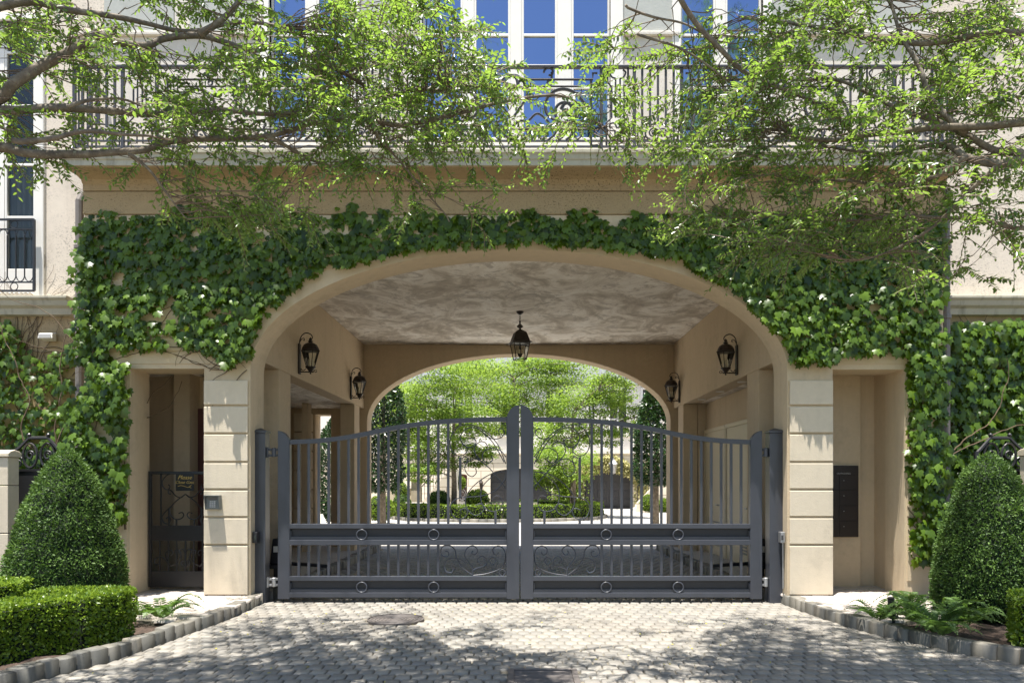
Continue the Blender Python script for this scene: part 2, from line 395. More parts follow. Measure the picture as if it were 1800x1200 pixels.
def kerb(name, path, side, z=.125, w=.13, L0=.145):
    pts=catmull([Vector((p[0],p[1],0)) for p in path],12); V=[];fl=[];T=[]
    acc=0; i=0; cur=pts[0]; stones=[]
    d=[0]
    for a,b in zip(pts,pts[1:]): d.append(d[-1]+(b-a).length)
    def at(s):
        s=min(max(s,0),d[-1]-1e-6)
        k=next(j for j in range(len(d)-1) if d[j+1]>=s); return pts[k].lerp(pts[k+1],(s-d[k])/max(1e-9,d[k+1]-d[k]))
    s=0
    while s<d[-1]-.05:
        L=L0*random.uniform(.7,1.6); a,b=at(s+.006),at(min(s+L-.006,d[-1])); t=(b-a).normalized(); n=Vector((t.y,-t.x,0))*side
        h=z+random.uniform(-.012,.012); ww=w*random.uniform(.9,1.1); jf=random.uniform(-.012,.008)
        c=[a+n*jf,b+n*(jf+random.uniform(-.006,.006)),b+n*ww,a+n*ww]; e=.009
        q=[(1,1),(-1,1),(-1,-1),(1,-1)]
        top=[c[k]+t*e*q[k][0]*random.uniform(.6,1.5)+n*e*q[k][1]*random.uniform(.6,1.5)+Vector((0,0,h+random.uniform(-.005,.005))) for k in range(4)]
        mid=[c[k]+n*random.uniform(-.004,.006)+Vector((0,0,h-random.uniform(.008,.016))) for k in range(4)]; bot=[c[k]+Vector((0,0,-.03)) for k in range(4)]
        V+=[tuple(p) for p in top+mid+bot]; T+=[random.random()]*12; s+=L; i+=1
    fs=[(0,1,2,3)]+[(k,4+k,4+(k+1)%4,(k+1)%4) for k in range(4)]+[(4+k,8+k,8+(k+1)%4,4+(k+1)%4) for k in range(4)]
    flat=np.concatenate([np.array(f) for f in fs]); loops=(np.arange(i)[:,None]*12+flat[None,:]).ravel()
    o=np_mesh(name,V,loops,np.tile([4]*9,i),M['kerbstone'],tone=T); o['kind']='structure'
    bm=bmesh.new(); bm.from_mesh(o.data); bmesh.ops.recalc_face_normals(bm,faces=bm.faces); bm.to_mesh(o.data); bm.free()
kerb('kerb',LK,1 if True else -1); kerb('kerb',RK,-1)
kerb('kerb',[(-3.16,9.95),(-3.16,13),(-3.16,17.0)],-1,.14,.14,.2); kerb('kerb',[(3.16,9.95),(3.16,13),(3.16,17.0)],1,.14,.14,.2)
for sx in (-1,1):
    MB().box(sx*3.29,sx*6.3,9.97,16.95,-.02,.128).build('walkway',M['court'])['kind']='structure'
MB().box(-40,40,17.2,70,-.02,.0).build('courtyard_paving',M['court'])['kind']='structure'
# ================================================================== BUILDING
B=thing('gatehouse','cream stucco gatehouse with a wide arched carriageway, balcony and tall white windows','building',(0,9.9,0))
AX,AR,AS=3.43,1.54,3.00     # arch half width, rise, springing height
XL,XR=-5.55,5.42
ZW=4.98
LP=(-4.97,-4.02,3.02); RP=(4.01,4.93,3.01)
arch=[(AX*math.cos(t)*1.0,AS+AR*math.sin(t)) for t in np.linspace(math.pi,0,49)]
poly=[(XL,-.02),(XL,ZW),(XR,ZW),(XR,-.02),(RP[1],-.02),(RP[1],RP[2]),(RP[0],RP[2]),(RP[0],-.02),(AX,-.02)]+list(reversed(arch))+[(-AX,-.02),(LP[1],-.02),(LP[1],LP[2]),(LP[0],LP[2]),(LP[0],-.02)]
w=MB().prism(poly,YF,YB).build('front_wall',M['wall'],B,bevel=.018,seg=3)
# rusticated piers: courses between grooves, a few millimetres proud of the wall
def courses(name,x0,x1,zs,y0,mat,parent,groove=.028,depth=.03):
    m=MB()
    for a,b in zip(zs,zs[1:]): m.box(x0,x1,y0-depth,y0-.0005,a+groove/2,b-groove/2)
    return m.build(name,mat,parent,bevel=.007)
zj=[.126]+[PZ(p,YF) for p in (957,908.5,860,812,762,713,667)]
courses('rusticated_pier',-4.015,-3.455,zj,YF,M['pier'],B); courses('rusticated_pier',3.455,4.005,zj,YF,M['pier'],B)
zu=[PZ(p,YF) for p in (667,618,570,522,474,426,381)]
m=MB()
for a,b in zip(zu,zu[1:]):
    zc=(a+b)/2
    def ax(z): 
        s=(z-AS)/AR
        return AX*math.sqrt(max(0,1-s*s)) if s<1 else 0
    if b>AS+AR: ex=.25
    xi=max(ax(a),ax(b) if b>AS else 0)+.30 if a<AS+AR else None
    lo=LP[2]+.05 if a<LP[2]+.05 else a
    if xi is None or xi<.8: m.box(XL+.004,XR-.004,YF-.012,YF-.0005,max(lo,a)+.012,b-.012)
    else:
        xi=min(xi,3.9)
        m.box(XL+.004,-xi,YF-.012,YF-.0005,max(lo,a)+.012,b-.012); m.box(xi,XR-.004,YF-.012,YF-.0005,max(lo,a)+.012,b-.012)
zs_=[.3]+[PZ(p,YF) for p in (957,908.5,860,812,762,713,667)]
for a,b in zip(zs_,zs_[1:]):
    m.box(XL+.004,LP[0]-.03,YF-.012,YF-.0005,a+.012,b-.012); m.box(RP[1]+.03,XR-.004,YF-.012,YF-.0005,a+.012,b-.012)
m.build('rusticated_wall',M['wall'],B)
# cornice: frieze, fascia band, cove and balcony slab
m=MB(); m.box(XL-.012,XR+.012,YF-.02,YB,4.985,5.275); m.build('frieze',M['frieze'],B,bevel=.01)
prof=[(YF-.03,5.28),(YB,5.28),(YB,5.460),(YF-.355,5.460),(YF-.34,5.45),(YF-.24,5.445),(YF-.12,5.435),(YF-.06,5.415),(YF-.045,5.38),(YF-.03,5.36)]
def ringprof(m, prof):  # mitred return along both ends
    n=len(prof); vs=[]
    for (yy,z) in prof: 
        o=max(0,YF-yy)*.22; vs.append((XL-o,yy,z))
    for (yy,z) in prof:
        o=max(0,YF-yy)*.22; vs.append((XR+o,yy,z))
    tri=tessellate_polygon([[Vector((p[0],p[1],0)) for p in prof]])
    return m.add(vs,[tuple(t) for t in tri]+[tuple(n+i for i in reversed(t)) for t in tri]+[(i,(i+1)%n,n+(i+1)%n,n+i) for i in range(n)])
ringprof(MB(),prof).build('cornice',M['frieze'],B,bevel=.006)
prof=[(YF-.36,5.4605),(YB,5.4605),(YB,5.655),(YF-.385,5.655),(YF-.385,5.61),(YF-.365,5.60),(YF-.365,5.54),(YF-.35,5.53)]
ringprof(MB(),prof).build('balcony_slab',M['slab'],B,bevel=.006)
# upper facade and wings, one plane with window openings
YU=9.9
def px2(p): return PX(p,YU)
def pz2(p): return PZ(p,YU)
def holed(m,xs,zs,hole,y0,y1):
    for a,b in zip(xs,xs[1:]):
        for c,d in zip(zs,zs[1:]):
            if not hole((a+b)/2,(c+d)/2): m.box(a,b,y0,y1,c,d)
W=[(px2(742),px2(1073)),(px2(1197),px2(1341)),(px2(474),px2(617))]
ZT=9.6
xs=[XL]; 
for a,b in sorted(W): xs+=[a,b]
xs+=[XR]
m=MB(); holed(m,xs,[5.655,ZT,10.6],lambda x,z: z<ZT and any(a<x<b for a,b in W),YU,YU+.3); m.build('upper_wall',M['upper'],B)
WL=(px2(-62),px2(61)); WLZ=(pz2(524),pz2(38)); ZL=pz2(530)
MB().box(-13,XL-.001,YU,YU+.3,0,3.78).build('lower_wing_wall',M['frieze'],B)  # darker frieze colour carries the shade below the ledge and ivy
m=MB(); holed(m,[-13,WL[0],WL[1],XL-.001],[3.7805,ZL,WLZ[0],WLZ[1],10.6],lambda x,z: WL[0]<x<WL[1] and WLZ[0]<z<WLZ[1],YU,YU+.3); m.build('wing_wall',M['wing'],B)
MB().box(XR+.001,13,YU,YU+.3,3.7805,10.6).build('wing_wall',M['wing'],B); MB().box(XR+.001,13,YU,YU+.3,0,3.78).build('lower_wing_wall',M['frieze'],B)  # lower part darkened like the left one, shade put into the colour
# grey panels between the windows high up, with a string course under them
for a,b in ((1093,1188),(1352,1500),(1520,1640),(632,728),(330,455),(180,310)):
    MB().box(px2(a)+.03,px2(b)-.03,YU-.012,YU-.0005,pz2(56),9.4).build('recessed_panel',M['greypanel'],B)
for a,b in ((1090,1192),(1346,1745),(622,736),(130,470)):
    MB().box(px2(a),px2(b),YU-.05,YU-.0005,pz2(65),pz2(58)).build('string_course',M['upper'],B,bevel=.01)
def window(xa,xb,z0,z1,cols,rails,pane,casing=.12,kick=None,name='window'):
    f=MB(); yf=YU-.035
    f.box(xa-casing,xa,yf,YU+.12,z0,z1+.1); f.box(xb,xb+casing,yf,YU+.12,z0,z1+.1); f.box(xa-.001,xb+.001,yf+.003,YU+.12,z1,z1+.1)
    fr=f.build(name,M['white'],B,bevel=.012)
    s=MB(); g=MB()
    for a,b in cols: s.box(a,b,YU+.05,YU+.12,z0,z1)
    edges=[xa]+[v for c in cols for v in c]+[xb]; cells=[(edges[i],edges[i+1]) for i in range(0,len(edges),2)]
    for a,b in cells:
        a2,b2=a,b
        for z in rails: s.box(a2+.001,b2-.001,YU+.06,YU+.115,z-.017,z+.017)
        s.box(a2+.001,a2+.03,YU+.056,YU+.118,z0,z1); s.box(b2-.03,b2-.001,YU+.056,YU+.118,z0,z1)
        if kick: s.box(a2+.03,b2-.03,YU+.06,YU+.11,z0,kick)
    s.build('mullion',M['white'],fr,bevel=.005)
    for a,b in cells:
        o=MB().box(a+.005,b-.005,YU+.085,YU+.092,z0+.01,z1-.01).build('pane',pane,fr)
    return fr
r=[pz2(57),pz2(150)]
c=lambda a,b:(px2(a),px2(b))
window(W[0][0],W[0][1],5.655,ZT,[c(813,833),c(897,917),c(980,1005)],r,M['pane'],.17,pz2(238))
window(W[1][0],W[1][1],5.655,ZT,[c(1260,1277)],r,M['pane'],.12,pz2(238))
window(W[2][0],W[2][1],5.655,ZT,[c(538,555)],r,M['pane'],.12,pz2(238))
wl=window(WL[0],WL[1],WLZ[0],WLZ[1],[c(-5,3)],[pz2(88),pz2(182),pz2(286),pz2(379)],M['glass'],.14,pz2(470))
wl['label']='tall wing window with grey curtains behind its lower panes'
# curtain folds in the wing window
m=MB(); n=60; vs=[];
for i in range(n+1):
    x=WL[0]+.03+(WL[1]-WL[0]-.06)*i/n; y=YU+.2+.035*math.sin(i*1.1)+.012*math.sin(i*2.7)
    for z in (WLZ[0]+.3,pz2(268)): vs.append((x,y,z))
m.add(vs,[(2*i,2*i+2,2*i+3,2*i+1) for i in range(n)]); m.build('curtain',M['curtain'],B,smooth=True)
MB().box(WL[0]-.3,WL[1]+.3,YU+.301,YU+.33,WLZ[0]-.2,WLZ[1]+.2).build('dark_room_sheet',plain('dark_interior',(.02,.022,.025),.9),B)  # dark sheet standing in for the unlit room behind the panes
m=MB(); x=WL[0]
while x<WL[1]-.01: m.tube([(x+.028,YU-.09,WLZ[0]+.02),(x+.028,YU+.03,WLZ[0]+.05)],.03,8); x+=.06
m.build('window_sill',M['wing'],B)
for sgn,(a,b) in ((-1,(-13,px2(135)-.02)),(1,(px2(1645),13))):
    m=MB().extrude_x([(YU-.001,3.78),(YU-.001,4.02),(YU-.20,4.02),(YU-.20,3.985),(YU-.17,3.96),(YU-.15,3.90),(YU-.10,3.87),(YU-.085,3.79)],a,b)
    m.build('ledge',M['slab'],B,bevel=.006)
# downpipes
def pipe(x,y,name='downpipe'):
    m=MB(); m.tube([(x,y,.1),(x,y,5.2)],.05,10)
    for z in (1.2,2.6,3.7,4.6): m.lathe([(.058,-.03),(.066,-.02),(.066,.02),(.058,.03)],(x,y,z),10)
    m.tube([(x,y,5.19),(x+.03,y+.05,5.33),(x+.06,y+.2,5.42)],.05,10)
    m.build(name,M['pipe'],B,smooth=False)
pipe(PX(140,9.55),9.55); pipe(PX(1660,9.55)+.02,9.55)
# tunnel: side walls with openings, ceiling, rear wall with its own arch
W3=3.43; ZC=4.60; YR,YR2=16.40,16.87; HD=3.18
for sx in (-1,1):
    m=MB(); x0,x1=sx*W3,sx*(W3+.3)
    m.box(x0,x1,YB+.001,YR-.001,HD,ZC)
    for a,b in ((10.59,11.12),(15.43,15.92)): m.box(x0,x1,a,b,-.02,HD-.0005)
    m.build('tunnel_wall',M['tunnel'],B,bevel=.012)
MB().box(-5.2,5.2,YB+.002,YR2,ZC+.001,5.1).build('tunnel_ceiling',M['ceiling'],B)
A2,S2,R2=3.362,2.90,1.49
arch2=[(A2*math.cos(t),S2+R2*math.sin(t)) for t in np.linspace(math.pi,0,41)]
opl=(-4.52,-4.17,2.55)
poly=[(-6.6,-.02),(-6.6,ZC),(6.6,ZC),(6.6,-.02),(A2,-.02)]+list(reversed(arch2))+[(-A2,-.02),(opl[1],-.02),(opl[1],3.05),(opl[0],3.05),(opl[0],-.02)]
MB().prism(poly,YR,YR2).build('rear_wall',M['tunnel'],B,bevel=.015,seg=2)
# left bay: soffit, piers, outer wall
MB().box(-6.6,-W3-.301,YB+.1,YR-.001,HD,HD+.25).build('bay_ceiling',M['ceiling'],B)
m=MB(); m.box(-6.75,-6.6,10.25,YR2,-.02,3.7); m.build('bay_wall',M['tunnel'],B)
m=MB(); m.box(-6.6,-W3-.301,11.35,11.55,-.02,HD-.001); m.box(PX(308,11.05),PX(336,11.05),11.0,11.349,-.02,HD-.002); m.build('passage_wall',M['wall'],B)
m=MB(); m.box(PX(533,15.3),PX(541,15.3)+.02,15.2,15.5,-.02,HD-.002); m.build('bay_pilaster',M['tunnel'],B)
courses('banded_pier',-4.93,-4.56,[.13]+[.13+.42*i for i in range(1,8)],16.395,M['pier'],B,.03,.2)
d=MB().box(PX(338,11.3),-3.9,11.28,11.345,.13,PZ(718,11.3)); dd=d.build('passage_door',M['reddoor'],B,bevel=.01)
m=MB(); 
for z0,z1 in ((.35,1.0),(1.15,2.4)): m.box(PX(338,11.3)+.12,-4.0,11.262,11.279,z0,z1)
m.build('door_panel',M['reddoor'],dd,bevel=.01)
# right bay: shallow recess with two cream doors and downlights
MB().box(W3+.301,6.6,YB+.1,YR-.001,HD,HD+.25).build('bay_ceiling',M['ceiling'],B)
XD=3.90
m=MB(); m.box(XD,XD+.2,10.75,15.43,-.02,HD-.002); m.box(W3+.31,6.6,15.431,15.6,-.02,HD-.003); m.box(6.6,6.75,10.25,YR2,-.02,3.7); m.build('bay_wall',M['tunnel'],B)
for y0,y1 in ((12.05,13.78),(13.95,15.3)):
    dr=MB().box(XD-.03,XD-.001,y0,y1,.13,2.56).build('service_door',M['door'],B,bevel=.006)
    f=MB(); f.box(XD-.05,XD-.0312,y0-.07,y0,.13,2.63); f.box(XD-.05,XD-.0312,y1,y1+.07,.13,2.63); f.box(XD-.05,XD-.0312,y0+.001,y1-.001,2.56,2.63); f.build('door_frame',M['door'],dr)
    h=MB(); yh=y0+.28 if y0<13 else y0+.22
    for q in (yh,): h.box(XD-.045,XD-.0305,q-.03,q+.03,1.0,1.22); h.tube([(XD-.04,q,1.12),(XD-.1,q,1.12),(XD-.1,q+.13,1.12)],.014,6)
    h.build('door_handle',M['steel'],dr)
    l=MB(); 
    for k in range(9): l.box(XD-.042,XD-.0305,y0+.25,y0+.75,.32+k*.055,.35+k*.055)
    l.build('louvre',M['keys'],dr)
for y_ in (11.9,13.2,14.5):
    MB().lathe([(.0,0),(.075,0),(.075,.012)],(W3+.16,y_,HD-.013),14).build('downlight',M['lamp_white'],B)
for y_,x_ in ((12.1,-4.1),(13.6,-4.2)):
    MB().lathe([(.0,0),(.06,0),(.06,.012)],(x_,y_,HD-.013),14).build('downlight',M['lamp_white'],B)
# niche behind the right opening
m=MB(); m.box(3.76,5.6,10.32,10.5,-.02,HD); m.box(3.76,PX(1510,10.28),10.24,10.319,.12,HD); m.box(RP[1]+.03,RP[1]+.2,YB+.001,10.319,-.02,HD); m.box(3.76,5.2,YB+.001,10.319,3.05,HD-.001); m.build('niche_wall',M['tunnel'],B)
# storey masses behind
m=MB(); m.box(-13,13,YU+.42,14.0,10.2,10.6); m.box(-13,-12.8,10.25,14,0,10.2); m.box(12.8,13,10.25,14,0,10.2); m.box(-13,13,13.8,14,5.1,10.2); m.build('storey_wall',M['upper'],B)
MB().box(-13,13,9.7,14.2,10.601,10.8).build('roof',M['slate'],B)
for a,b in ((-13,-6.76),(6.76,13)): MB().box(a,b,16.5,16.87,0,5.1).build('back_wall',M['upper'],B)

MB().box(-6.6,6.6,YR,YR2-.002,5.101,7.5).build('parapet',M['upper'],B)  # unseen height added so the rear shadow reaches further into the courtyard
# ================================================================== DRIVEWAY GATES
YG=9.70
def gp(px,py,y=YG,mir=False):
    if mir: px=2*914-px
    return P(px,py,y)
def polytube(m,pts,r,mir=False,y=YG,n=5,sm=4,n2=5):
    m.tube(catmull([gp(a,b,y,mir) for a,b in pts],sm),r,n)
TOPARC=[(508,777),(530,776),(560,774.5),(600,770),(640,763),(680,754.5),(720,747.5),(760,742.5),(800,739.5),(850,737.5),(893,737)]
def arc_y(px):
    for a,b in zip(TOPARC,TOPARC[1:]):
        if a[0]<=px<=b[0]: return a[1]+(b[1]-a[1])*(px-a[0])/(b[0]-a[0])
    return 740
UP=[[(889,815),(873,778),(845,753),(823,746),(803,752),(792,770),(793,788),(801,799),(813,800),(821,792),(818,783),(812,781)],
 [(886,812),(870,783),(855,765),(837,752),(820,753),(810,765),(811,776),(820,785),(830,785),(837,777),(832,770),(823,770)],
 [(858,786),(852,777),(842,777),(834,787),(837,800),(848,812),(860,822),(872,836),(882,848),(890,858)],
 [(889,803),(880,792),(863,787),(850,794),(848,803),(852,811),(860,813),(866,807),(863,801)],
 [(852,764),(862,770),(874,771),(883,767),(887,760),(884,754),(878,754),(876,759)],
 [(890,828),(865,832),(840,847),(823,865),(818,880),(822,895),(835,905),(847,900),(851,890),(844,885),(835,888)],
 [(890,829),(873,832),(850,852),(845,873),(850,890),(863,898),(878,895),(883,882),(878,872),(870,872),(865,878)],
 [(889,830),(887,843),(870,862),(847,871),(823,873),(803,876),(792,888),(795,905),(807,913),(818,908),(822,898),(817,893),(808,896)],
 [(862,824),(845,810),(832,806),(821,813),(817,823),(822,833),(830,837),(837,831),(836,822)],
 [(812,806),(817,802),(822,806),(820,812),(814,813)]]
LO=[[(831,1011),(813,997),(802,980),(800,967),(792,959),(780,959),(775,967),(778,976),(787,977),(788,970),(783,968)],
 [(831,1011),(830,997),(818,980),(817,970),(823,961),(833,959),(840,967),(835,974),(829,972),(831,967)],
 [(820,990),(807,982),(790,982),(782,990),(783,1002),(792,1006),(797,1000),(793,995)],
 [(831,1011),(833,1000),(853,993),(855,983),(847,977),(840,983),(845,990)],
 [(831,1011),(855,1008),(877,1000),(888,987),(887,967),(877,959),(867,963),(867,972),(873,975),(877,970)],
 [(872,985),(866,979),(860,985),(866,991),(872,985)],[(889,1006),(883,1000),(877,1006),(883,1012),(889,1006)]]
def leaf_gate(mir,label):
    s=-1 if mir else 1
    x=lambda p: PX(2*914-p if mir else p, YG)
    z=lambda p: PZ(p,YG)
    T=thing('driveway_gate',label,'gate',(x(500),YG,.03),0,'pair of driveway gate leaves')
    # rounded stiles: one quarter-round shoulder each
    def stile(pa,pb,ptop,round_left,name):
        n=9; w_=pb-pa; h=26 if pa<600 else 27; pts=[(pa,1051.5)]
        if round_left: pts+=[(pa+w_*(1-math.cos(t)),ptop+h-h*math.sin(t)) for t in np.linspace(0,math.pi/2,n)]+[(pb,1051.5)]
        else: pts+=[(pb-w_*(1-math.cos(t)) if False else pa+w_*math.sin(t), ptop+h-h*math.cos(t)) for t in np.linspace(0,math.pi/2,n)]+[(pb,1051.5)]
        MB().prism([(x(a),z(b)) for a,b in pts],YG-.045,YG+.045).build(name,M['gate'],T,bevel=.005)
    stile(490,511,757,False,'hinge_stile'); stile(890.5,912.6,712,True,'meeting_stile')
    m=MB(); arcp=catmull([(x(a),0,z(b)) for a,b in TOPARC],3); h=.03
    up=[(p.x,p.z+h) for p in arcp]; dn=[(p.x,p.z-h) for p in arcp]
    m.prism(up+dn[::-1],YG-.03,YG+.03); m.build('top_rail',M['gate'],T,bevel=.004)
    for a,b in ((920,928),(948,957),(1011.5,1019.5),(1040,1048.5)):
        m=MB(); m.box(x(510.6),x(891),YG-.05,YG+.05,z(b),z(a)); m.build('rail',M['gate'],T,bevel=.004)
    for a,b in ((928.2,947.8),(1019.7,1039.8)):
        m=MB(); m.box(x(510.6),x(891),YG+.005,YG+.02,z(b),z(a)); 
        kp=m.build('kick_panel',M['panel_shade'],T)
        m=MB(); m.box(x(511),x(890),YG-.028,YG+.004,z(b),z(b-5.5)); m.box(x(511),x(513),YG-.028,YG+.004,z(b-5.4),z(a+4)); m.box(x(888),x(890),YG-.028,YG+.004,z(b-5.4),z(a+4)); m.build('lit_panel_edge',M['gate'],kp,bevel=.003)  # lighter strips paint the lit lower edge of the recessed panel
        for cx in (637,763):
            c=Vector((x(cx),YG-.042,z((a+b)/2+1))); pts=[c+Vector((.066*math.cos(t),0,.066*math.sin(t))) for t in np.linspace(0,2*math.pi,29)]
            rm=MB(); rm.tube(pts,.0095,8,False); rm.build('ring',M['gate'],T,smooth=True)
            
    for k in range(16):
        px=525.5+17.5*k
        MB().box(x(px)-.0165,x(px)+.0165,YG-.0165,YG+.0165,z(920.5),z(arc_y(px)+1)).build('baluster',M['gate'],T,bevel=.003)
        if k<15: MB().box(x(px)-.0165,x(px)+.0165,YG-.0165,YG+.0165,z(1012),z(956.5)).build('baluster',M['gate'],T,bevel=.003)
    m=MB()
    for a,b in ((803,873),(911,920.5),(741,747)): m.box(x(809)-.0165,x(809)+.0165,YG-.0165,YG+.0165,z(b),z(a))
    m.box(x(871)-.016,x(871)+.016,YG-.016,YG+.016,z(920.5),z(897))
    for p in UP: polytube(m,p,.0068,mir)
    m.build('upper_scrollwork',M['gate'],T,smooth=False)
    m=MB()
    for p in LO: polytube(m,p,.0085,mir)
    m.build('lower_scrollwork',M['gate'],T)
    for py,mt in ((795,'gate'),(1022,'steel')):
        m=MB(); xa,xb=x(472),x(489); m.box(xa,xb,YG-.03,YG+.01,z(py+7),z(py+3)); m.box(xa,xb,YG-.03,YG+.01,z(py-3),z(py-7)); m.lathe([(.022,-.06),(.03,-.055),(.03,.055),(.022,.06)],(x(483),YG-.03,z(py)),10); m.box(x(470.6),x(474),YG-.05,YG+.02,z(py+9),z(py-9))
        m.build('hinge',M[mt],T,bevel=.003)
    return T
leaf_gate(False,'grey steel driveway gate leaf on the keypad side, scrolls beside its rounded meeting stile')
leaf_gate(True,'grey steel driveway gate leaf on the mailbox side, scrolls beside its rounded meeting stile')
for (pa,pb,lab) in ((447,470.4,'square grey gate post beside the pier with the keypad'),(1349,1374.5,'square grey gate post beside the plain pier near the mailbox')):
    T=thing('gate_post',lab,'gate post',(PX((pa+pb)/2,YG),YG,0),0,'posts carrying the driveway gates')
    xa,xb=PX(pa,YG),PX(pb,YG); MB().box(xa,xb,YG-.09,YG+.09,-.02,PZ(761,YG)).build('shaft',M['gate'],T,bevel=.006)
    xc=(xa+xb)/2; m=MB(); hw=(xb-xa)/2
    m.box(xa-.012,xb+.012,YG-.102,YG+.102,PZ(761,YG)+.0005,PZ(757.5,YG)); 
    m.add([(xa-.008,YG-.098,PZ(757.5,YG)+.0005),(xb+.008,YG-.098,PZ(757.5,YG)+.0005),(xb+.008,YG+.098,PZ(757.5,YG)+.0005),(xa-.008,YG+.098,PZ(757.5,YG)+.0005),(xc,YG,PZ(752,YG))],[(0,3,2,1),(0,1,4),(1,2,4),(2,3,4),(3,0,4)])
    m.build('cap',M['gate'],T)
# photo eyes on the jambs and operator boxes behind the posts
for sx,lab in ((-1,'small black sensor box on the arch jamb near the keypad'),(1,'small grey sensor box with conduit on the arch jamb near the mailbox')):
    T=thing('gate_sensor',lab,'sensor',(sx*3.43,9.55,.9),0,'sensors on the arch jambs')
    xs_=sx*3.425; m=MB(); m.box(xs_,xs_-sx*.06,9.50,9.60,.79,.93); m.build('housing',M['iron' if sx<0 else 'steel'],T,bevel=.006)
    m=MB(); m.box(xs_-sx*.03,xs_-sx*.055,9.485,9.4995,.83,.89); m.build('lens',M['darkpane'],T)
    if sx>0: MB().tube([(xs_-.015,9.55,.79),(xs_-.012,9.55,.2)],.011,8).build('conduit',M['steel'],T)
for sx,lab in ((-1,'dark gate operator arm box low behind the hinge, keypad side'),(1,'dark gate operator arm box low behind the hinge, mailbox side')):
    bx=sx*3.30; T=thing('gate_operator',lab,'gate motor',(bx,10.15,.14),0,'gate motors')
    m=MB(); 
    b=[(bx-.09,10.05,.45),(bx+.09,10.05,.45),(bx+.09,10.25,.45),(bx-.09,10.25,.45)]; t=[(p[0]-sx*.03,p[1]+.03,.80) for p in b]
    m.hexa(b,t); m.build('housing',M['iron'],T,bevel=.015)
    m=MB(); m.box(bx-.13,bx+.13,9.98,10.3,.40,.449); m.box(bx-.05,bx+.05,10.1,10.2,.126,.3995); m.build('bracket',M['iron'],T)
    m=MB(); m.box(bx-.03,bx+.035,10.03,10.047,.62,.70); m.build('label_plate',M['lamp_white'],T)
    m=MB(); m.tube([(bx-sx*.09,10.12,.46),(bx-sx*.5,9.95,.46),(bx-sx*.75,9.78,.46)],.025,8); m.build('arm',M['iron'],T)
# ================================================================== PEDESTRIAN GATE, SIGN
YP=9.90
T=thing('pedestrian_gate','narrow black wrought iron gate with scrolls in the doorway by the keypad','gate',(-4.495,YP,.126))
q=lambda a,b: P(a,b,YP)
xa,xb=LP[0]+.02,LP[1]-.02; zt=PZ(828,YP); zb=.17
m=MB(); m.box(xa,xa+.035,YP-.02,YP+.02,zb,zt); m.box(xb-.035,xb,YP-.02,YP+.02,zb,zt); m.box(xa+.036,xb-.036,YP-.02,YP+.02,zt-.04,zt); m.build('frame',M['iron'],T,bevel=.003)
m=MB(); m.box(xa+.036,xb-.036,YP-.012,YP+.012,PZ(950,YP),PZ(923,YP)); m.build('lock_panel',M['iron'],T,bevel=.003)
m=MB(); m.box(xa+.036,xb-.036,YP-.012,YP+.012,zb,PZ(1003,YP)); m.build('kick_panel',M['iron'],T,bevel=.003)
def mm(p): return (652-p[0],p[1])
m=MB(); XC=326
US=[[(326,868),(310,880),(299,893),(300,905),(308,912),(318,911),(323,905),(320,900),(314,902)],[(300,890),(290,900),(285,908),(287,917),(295,920),(300,914),(297,908),(292,911)],
    [(326,868),(318,874),(309,871),(302,863),(297,860),(296,866),(300,868)],[(303,831),(292,836),(285,847),(288,857),(295,860),(299,855),(296,851)]]
for p in US:
    m.tube(catmull([q(*a) for a in p],4),.008,5); m.tube(catmull([q(*mm(a)) for a in p],4),.008,5)
m.build('upper_scrollwork',M['iron'],T)
m=MB()
for p in [[(300,995),(288,980),(276,980),(271,987),(276,992),(281,987)],[(300,995),(292,978),(293,970),(299,966),(304,971),(300,976)],[(300,995),(312,988),(318,975),(314,966),(308,967),(309,973)],[(318,975),(322,990),(330,994),(334,988),(329,985)],[(326,975),(330,965),(337,966),(337,972)]]:
    m.tube(catmull([q(*a) for a in p],4),.008,5); m.tube(catmull([q(*mm(a)) for a in p],4),.008,5)
m.build('lower_scrollwork',M['iron'],T)
for px,y0,y1 in ((283,831,923),(297,893,923),(310,912,923),(342,912,923),(355,893,923),(369,831,923),(281,950,1003),(296,950,1003),(311,950,1003),(326,950,1003),(341,950,1003),(356,950,1003),(371,950,1003)):
    MB().box(PX(px,YP)-.009,PX(px,YP)+.009,YP-.009,YP+.009,PZ(y1,YP),PZ(y0,YP)).build('baluster',M['iron'],T)
def text(body,size,shear=0,extr=.0015,align='CENTER'):
    c=bpy.data.curves.new('lettering','FONT'); c.body=body; c.size=size; c.shear=shear; c.extrude=extr; c.align_x=align; c.align_y='CENTER'; c.offset=-.0004
    o=bpy.data.objects.new('lettering_source',c); COL.objects.link(o)
    dg=bpy.context.evaluated_depsgraph_get(); me=bpy.data.meshes.new_from_object(o.evaluated_get(dg)); bpy.data.objects.remove(o); me.materials.clear(); return me
def put_text(name,body,size,c,mat,parent,shear=0):
    me=text(body,size,shear); me.transform(Matrix.Translation(Vector(c))@Matrix.Rotation(math.pi/2,4,'X')); return link_mesh(name,me,mat,parent)
YS=YP-.032
sc=P(325,847,YS)
T=thing('sign','black sign reading Please Close Gate in gold italics, hung on the narrow iron gate','sign',(sc.x,YS,sc.z-.12))
MB().box(sc.x-.12,sc.x+.12,YS-.006,YS+.006,sc.z-.115,sc.z+.115).build('plate',plain('sign_black',(.006,.006,.006),.4,var=.1),T,bevel=.002)
put_text('lettering','Please',.075,(sc.x,YS-.0075,sc.z+.062),M['gold'],T,.35)
put_text('lettering','Close Gate',.055,(sc.x,YS-.0075,sc.z-.002),M['gold'],T,.35)
m=MB(); m.tube(catmull([(sc.x+a,YS-.008,sc.z+b) for a,b in ((-.09,-.055),(-.05,-.045),(0,-.055),(.04,-.068),(.08,-.06))],5),.003,5)
